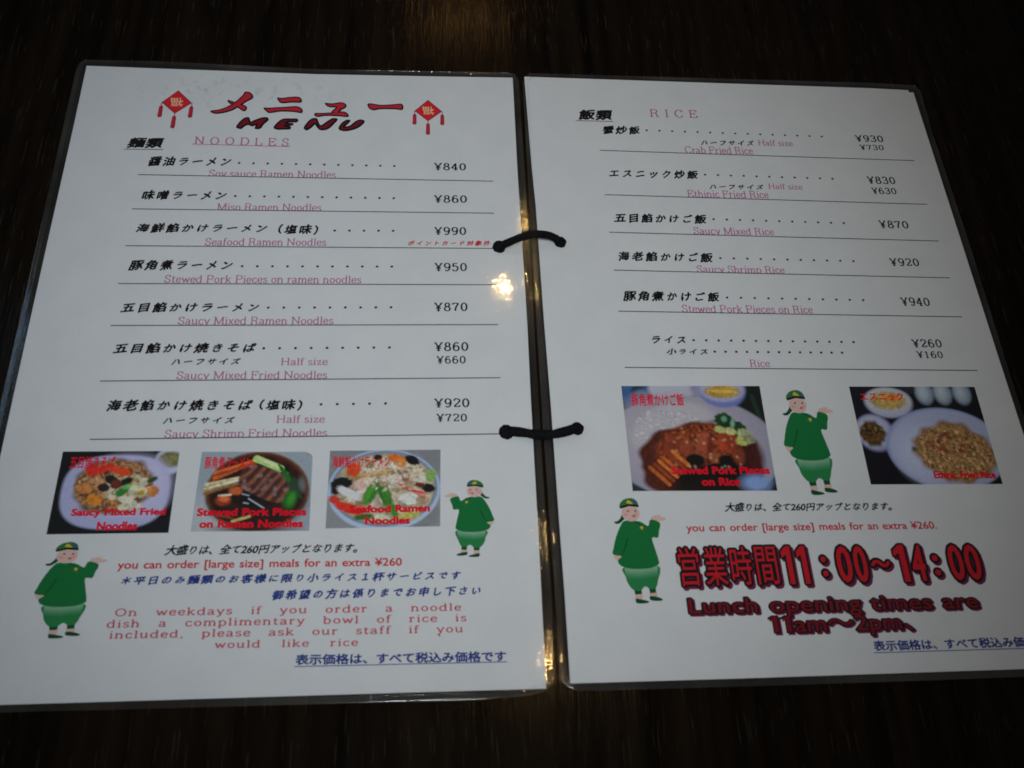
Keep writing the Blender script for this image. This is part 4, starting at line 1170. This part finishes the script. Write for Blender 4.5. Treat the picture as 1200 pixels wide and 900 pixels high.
u, v = W_(455, 480); c.ell(u, v, .035, .10, (60, 120, 46), -.35, .02, wob=.05)
c.line(*W_(365, 310), *W_(300, 430), .004, (34, 84, 30)); c.line(*W_(368, 312), *W_(440, 440), .004, (34, 84, 30))
c.scatter(.55, .35, .30, .20, 60, [(186, 172, 160), (170, 160, 146), (196, 188, 180), (150, 130, 108)], .012, .04, 55, 3)
for a_ in range(10):
    u, v = W_(540, 265); c.ell(u + .03 * math.cos(a_ * .6), v + .06 * math.sin(a_ * .6), .008, .01, (120, 60, 50))
c.line(*W_(240, 260), *W_(460, 225), .012, (178, 150, 96)); c.line(*W_(230, 275), *W_(420, 250), .01, (160, 130, 80))
photo(PHOTO2, LEFT, c, [('capjp', '海鮮餡かけラーメン', .025, .54, .225, .155, 'capred'), ('cap', 'Seafood Ramen', .20, .91, .815, .10, 'capred'), ('cap', 'Noodles', .34, .735, .965, .10, 'capred')], 'printed photo of seafood ramen with prawn and snow peas')

# 4: stewed pork on rice
c = Canvas(200, 160, 150); c.bg((38, 52, 62)); c.asp = 1.28
def M_(a, b_):
    v = (b_ - 62) / 614.0; xl = 140 + 67 * v; xr = 950 + 105 * v
    return ((a - xl) / (xr - xl), v)
c.ell(.12, .08, .13, .16, (58, 84, 120)); c.ell(.12, .05, .05, .05, (24, 28, 36)); c.ell(.14, .13, .08, .10, (84, 104, 130), soft=.04)
c.ell(.36, .02, .17, .14, (146, 146, 158)); c.ell(.55, .02, .06, .10, (120, 116, 140))
c.ell(.95, .20, .12, .32, (18, 30, 28)); c.line(.93, .1, .99, .5, .02, (34, 54, 46)); 
c.ell(.46, .60, .62, .50, (126, 124, 138), soft=.02, ang=.05); c.ell(.36, .52, .5, .42, (136, 132, 142), soft=.2)
c.ell(.72, .055, .165, .16, (96, 104, 148)); c.ell(.72, .03, .165, .13, (134, 136, 158)); c.ell(.72, .055, .125, .065, (150, 124, 62), soft=.03); c.line(.62, .05, .82, .06, .012, (170, 146, 80))
mk = c.mask(.33, .42, .34, .26, -.35, edge=.2); c.put(mk, (146, 144, 150)); c.scatter(.30, .42, .27, .22, 260, [(158, 156, 162), (140, 138, 144), (166, 164, 168), (128, 126, 134)], .008, .016, 41, 2.2); c.mottle(mk * .15, 24, [(138, 136, 142), (156, 154, 160), (126, 122, 126)], 12)
c.ell(.50, .74, .44, .38, (74, 34, 24), soft=.03, wob=.03, ang=-.08)
c.ell(.46, .55, .28, .17, (96, 50, 32), soft=.06, ang=-.25, wob=.04); c.ell(.72, .70, .22, .26, (62, 26, 24), soft=.06)
c.ell(.56, .86, .28, .16, (14, 12, 12), soft=.06); c.ell(.56, .98, .30, .07, (26, 14, 12), soft=.04)
mk = c.mask(.48, .58, .30, .20, -.2); c.mottle(mk, 22, [(118, 58, 32), (84, 38, 24), (136, 76, 46), (70, 30, 22)], 22)
c.scatter(.47, .55, .27, .16, 120, [(128, 66, 38), (96, 44, 28), (150, 92, 62), (74, 32, 22)], .008, .024, 77, 2.5)
for px, py, rx, ry, col, a in [(430, 420, .05, .10, (112, 54, 36), .2), (520, 430, .05, .09, (122, 64, 42), .1), (620, 410, .05, .12, (134, 74, 54), .2), (660, 420, .02, .12, (100, 40, 26), .2), (735, 400, .04, .10, (136, 62, 38), .05), (785, 400, .04, .10, (124, 54, 34), 0), (825, 475, .045, .09, (108, 54, 36), -.1), (590, 480, .05, .06, (124, 70, 48), 0), (690, 490, .05, .05, (126, 74, 48), 0),
    (570, 505, .07, .06, (18, 14, 14), 0), (750, 505, .05, .05, (12, 12, 14), 0)]:
    u, v = M_(px, py); c.ell(u, v, rx, ry, col, a, .02)
for k in range(6):
    u, v = M_(310 + 26 * k, 545 - 18 * k); u2, v2 = M_(420 + 22 * k, 640 - 22 * k); c.line(u, v, u2, v2, .018, [(150, 84, 40), (120, 60, 30), (166, 100, 50)][k % 3])
rs_ = random.Random(5)
for k in range(22):
    c.ell(rs_.uniform(.32, .78), rs_.uniform(.48, .80), .006, .008, (190, 160, 140), al=.6)
for px, py, rx, ry, col in [(740, 270, .065, .07, (26, 60, 36)), (800, 310, .08, .06, (22, 52, 30)), (835, 330, .05, .06, (30, 62, 36)), (715, 325, .04, .035, (140, 144, 96)), (775, 335, .045, .035, (152, 152, 108)), (860, 355, .05, .06, (136, 140, 110)), (845, 395, .045, .04, (150, 150, 84)), (890, 385, .04, .04, (120, 126, 96)), (740, 262, .02, .03, (90, 130, 110)), (790, 290, .015, .05, (110, 140, 120))]:
    u, v = M_(px, py); c.ell(u, v, rx, ry, col, .2, .015, wob=.05)
c.ell(.86, .93, .12, .09, (112, 132, 168), soft=.05, al=.7); c.ell(1.0, 1.0, .03, .06, (20, 24, 30))
photo(PHOTO3, RIGHT, c, [('capjp', '豚角煮かけご飯', .06, .435, .20, .125, 'capred'), ('cap', 'Stewed Pork Pieces', .28, .97, .85, .075, 'capred'), ('cap', 'on Rice', .48, .75, .955, .075, 'capred')], 'printed photo of stewed pork and sauce on rice')

# 5: ethnic fried rice
c = Canvas(200, 160, 118); c.bg((12, 11, 20)); c.asp = 1.28
def N_(a, b_):
    v = (b_ - 60) / 528.0; xl = 253 + 119 * v; xr = 932 + 153 * v
    return ((a - xl) / (xr - xl), v)
c.put(np.clip((c.noise(5, 7) - .5) * 2, 0, 1), (18, 18, 30))
for px in (655, 755, 860):
    u, v = N_(px, 95); c.ell(u, v, .072, .12, (84, 92, 104)); c.ell(u, v, .055, .10, (98, 106, 116), soft=.05); c.ell(u - .01, v - .01, .03, .06, (116, 122, 128), soft=.05)
u, v = N_(560, 80); c.ell(u, v, .06, .05, (30, 34, 40))
u, v = N_(465, 150); c.ell(u, v, .185, .16, (110, 112, 124)); c.ell(u, v - .03, .175, .125, (120, 120, 128)); c.ell(u, v - .02, .14, .095, (112, 98, 60), soft=.04); c.ell(u + .01, v - .04, .09, .05, (128, 106, 70), soft=.06); c.ell(u + .03, v - .05, .06, .03, (146, 84, 40), soft=.03)
u, v = N_(395, 315); c.ell(u, v, .145, .19, (92, 94, 116)); c.ell(u - .01, v - .01, .13, .165, (108, 110, 124), soft=.03); c.ell(u - .02, v + .01, .095, .125, (52, 38, 24), wob=.05); mk = c.mask(u - .02, v + .01, .09, .12); c.mottle(mk, 20, [(70, 52, 30), (40, 28, 18), (84, 70, 40)], 6)
u, v = N_(780, 400); c.ell(u, v, .46, .42, (92, 98, 122), soft=.02); c.ell(u + .01, v + .0, .44, .40, (106, 110, 128), soft=.03); c.ell(u - .20, v + .05, .18, .25, (116, 120, 136), soft=.15)
u, v = N_(830, 420); c.ell(u, v, .30, .30, (92, 72, 48), soft=.05, wob=.05, ang=.15); mk = c.mask(u, v, .29, .29, .15)
c.mottle(mk, 24, [(108, 88, 60), (86, 62, 42), (122, 102, 74), (76, 50, 36)], 32)
c.scatter(u, v, .285, .275, 420, [(128, 108, 76), (110, 90, 60), (96, 68, 46), (138, 120, 92), (84, 60, 40), (120, 98, 64), (104, 76, 48)], .006, .018, 8, 2.2)
c.scatter(u - .02, v - .08, .20, .12, 34, [(92, 50, 36), (84, 42, 30), (100, 64, 44)], .012, .028, 12, 2)
c.scatter(u, v, .30, .29, 18, [(46, 56, 34), (52, 62, 36)], .008, .016, 19, 2); u2, v2 = N_(605, 402); c.ell(u2, v2, .015, .02, (24, 40, 26))
photo(PHOTO4, RIGHT, c, [('capjp', 'エスニック', .07, .41, .15, .085, 'capred'), ('cap', 'Ethinic Fried Rice', .49, .965, .945, .075, 'capred')], 'printed photo of fried rice on a white plate beside small bowls')

# ------------------------------------------------------------------ binding cords
def tube(pts, r, name, parent, seed, twist=1.1, lobes=4, nseg=28):
    """braided cord swept along pts"""
    pts = [Vector(p) for p in pts]
    # dense spline
    P = []
    n = len(pts)
    for i in range(n - 1):
        p0, p1, p2, p3 = pts[max(i - 1, 0)], pts[i], pts[i + 1], pts[min(i + 2, n - 1)]
        for j in range(24):
            t = j / 24
            P.append(0.5 * ((2 * p1) + (-p0 + p2) * t + (2 * p0 - 5 * p1 + 4 * p2 - p3) * t * t + (-p0 + 3 * p1 - 3 * p2 + p3) * t ** 3))
    P.append(pts[-1])
    V, F = [], []
    rr_ = random.Random(seed)
    s = 0.0
    for i, c_ in enumerate(P):
        d = (P[min(i + 1, len(P) - 1)] - P[max(i - 1, 0)]).normalized()
        side = d.cross(Vector((0, 1, 0)))
        if side.length < 0.2: side = d.cross(Vector((1, 0, 0)))
        side.normalize(); up = side.cross(d).normalized()
        if i: s += (P[i] - P[i - 1]).length
        for k in range(nseg):
            a = 2 * math.pi * k / nseg
            b1 = math.sin(lobes * a + twist * s / r); b2 = math.sin(lobes * a - twist * s / r)
            q = r * (1 + 0.11 * max(b1, b2) + rr_.uniform(-.04, .04))
            V.append(tuple(c_ + side * (q * math.cos(a)) + up * (q * math.sin(a))))
    for i in range(len(P) - 1):
        for k in range(nseg):
            j = (k + 1) % nseg
            F.append((i * nseg + k, i * nseg + j, (i + 1) * nseg + j, (i + 1) * nseg + k))
    V.append(tuple(P[0])); V.append(tuple(P[-1]))
    for k in range(nseg):
        j = (k + 1) % nseg
        F.append((len(V) - 2, j, k)); F.append((len(V) - 1, (len(P) - 1) * nseg + k, (len(P) - 1) * nseg + j))
    o = link_mesh(name, V, F, MAT['cord'], parent, smooth=True)
    # loose fibres
    fv, ff = [], []
    for _ in range(110):
        i = rr_.randrange(3, len(P) - 3)
        base = P[i] + Vector((rr_.uniform(-1, 1), rr_.uniform(-1, 1), rr_.uniform(0, 1))).normalized() * r * 0.9
        dirv = (base - P[i]).normalized() + Vector((rr_.uniform(-.9, .9), rr_.uniform(-.5, .5), rr_.uniform(-.2, .6)))
        dirv.normalize(); L_ = rr_.uniform(0.5, 1.7) * MM
        sd = dirv.orthogonal().normalized() * 0.09 * MM
        k = len(fv)
        mid = base + dirv * L_ * .55 + Vector((rr_.uniform(-.2, .2), rr_.uniform(-.2, .2), 0)) * MM
        tip = base + dirv * L_ + Vector((rr_.uniform(-.3, .3), rr_.uniform(-.3, .3), 0)) * MM
        fv += [tuple(base - sd), tuple(base + sd), tuple(mid + sd), tuple(mid - sd), tuple(tip)]
        ff += [(k, k + 1, k + 2, k + 3), (k + 3, k + 2, k + 4)]
    fb = link_mesh('loose_fibres', fv, ff, MAT['cord'], o)
    fb['kind'] = 'stuff'
    return o

def knot(center, r, parent, seed, sq=0.75):
    bm = bmesh.new()
    bmesh.ops.create_uvsphere(bm, u_segments=28, v_segments=18, radius=1.0)
    rr_ = random.Random(seed)
    for v in bm.verts:
        a = math.atan2(v.co.y, v.co.x)
        f = 1 + 0.05 * math.sin(3 * a + 7 * v.co.z) + 0.03 * math.sin(8 * a - 5 * v.co.z) + rr_.uniform(-.02, .02)
        v.co = Vector((v.co.x * r * f, v.co.y * r * f, v.co.z * r * sq * f)) + Vector(center)
    me = bpy.data.meshes.new('knot'); bm.to_mesh(me); bm.free()
    me.materials.append(MAT['cord'])
    me.polygons.foreach_set('use_smooth', [True] * len(me.polygons))
    o = bpy.data.objects.new('knot', me); COL.objects.link(o); o.parent = parent
    return o

def wpt(s, x, y, z):
    return Matrix(SHEET_MATRIX[s]) @ Vector((x * MM, y * MM, z * MM))
(ax, ay), (bx_, by_) = HOLES0
(cx_, cy_), (dx_, dy_) = HOLES1
# upper cord, arched above the gutter
A_, B_ = wpt(0, ax, ay, 0.9), wpt(1, cx_, cy_, 0.9)
mid = (A_ + B_) / 2
def lerp(t, up, dy=0.0): return A_.lerp(B_, t) + Vector((0, dy * MM, up * MM))
cord = tube([lerp(0, -1.6), lerp(.02, 0.2), lerp(.14, 2.0, .6), lerp(.34, 4.6, 1.2), lerp(.56, 5.6, 1.6), lerp(.80, 4.2, 1.2), lerp(.96, 1.6, 0), lerp(1.0, -1.2)], 1.6 * MM, 'binding_cord', menu, 4)
cord['label'] = 'upper black cord arching over the gap'
knot(A_ + Vector((0, 0, -.1 * MM)), 3.0 * MM, cord, 1); knot(B_ + Vector((.0, 0, -.1 * MM)), 2.7 * MM, cord, 2)
A_, B_ = wpt(0, bx_, by_, 0.9), wpt(1, dx_, dy_, 0.9)
cord = tube([lerp(0, -1.4), lerp(.03, 0.6), lerp(.18, 2.2, -1.2), lerp(.42, 2.9, -3.0), lerp(.62, 2.8, -3.2), lerp(.84, 2.2, -1.8), lerp(.98, .8, 0), lerp(1.0, -1.2)], 1.85 * MM, 'binding_cord', menu, 9)
cord['label'] = 'lower black cord lying flat across the gap'
knot(A_, 3.1 * MM, cord, 3); knot(B_, 2.75 * MM, cord, 5)
print('built', len(bpy.data.objects), 'objects', sum(len(o.data.polygons) for o in bpy.data.objects if o.type == 'MESH'), 'faces')
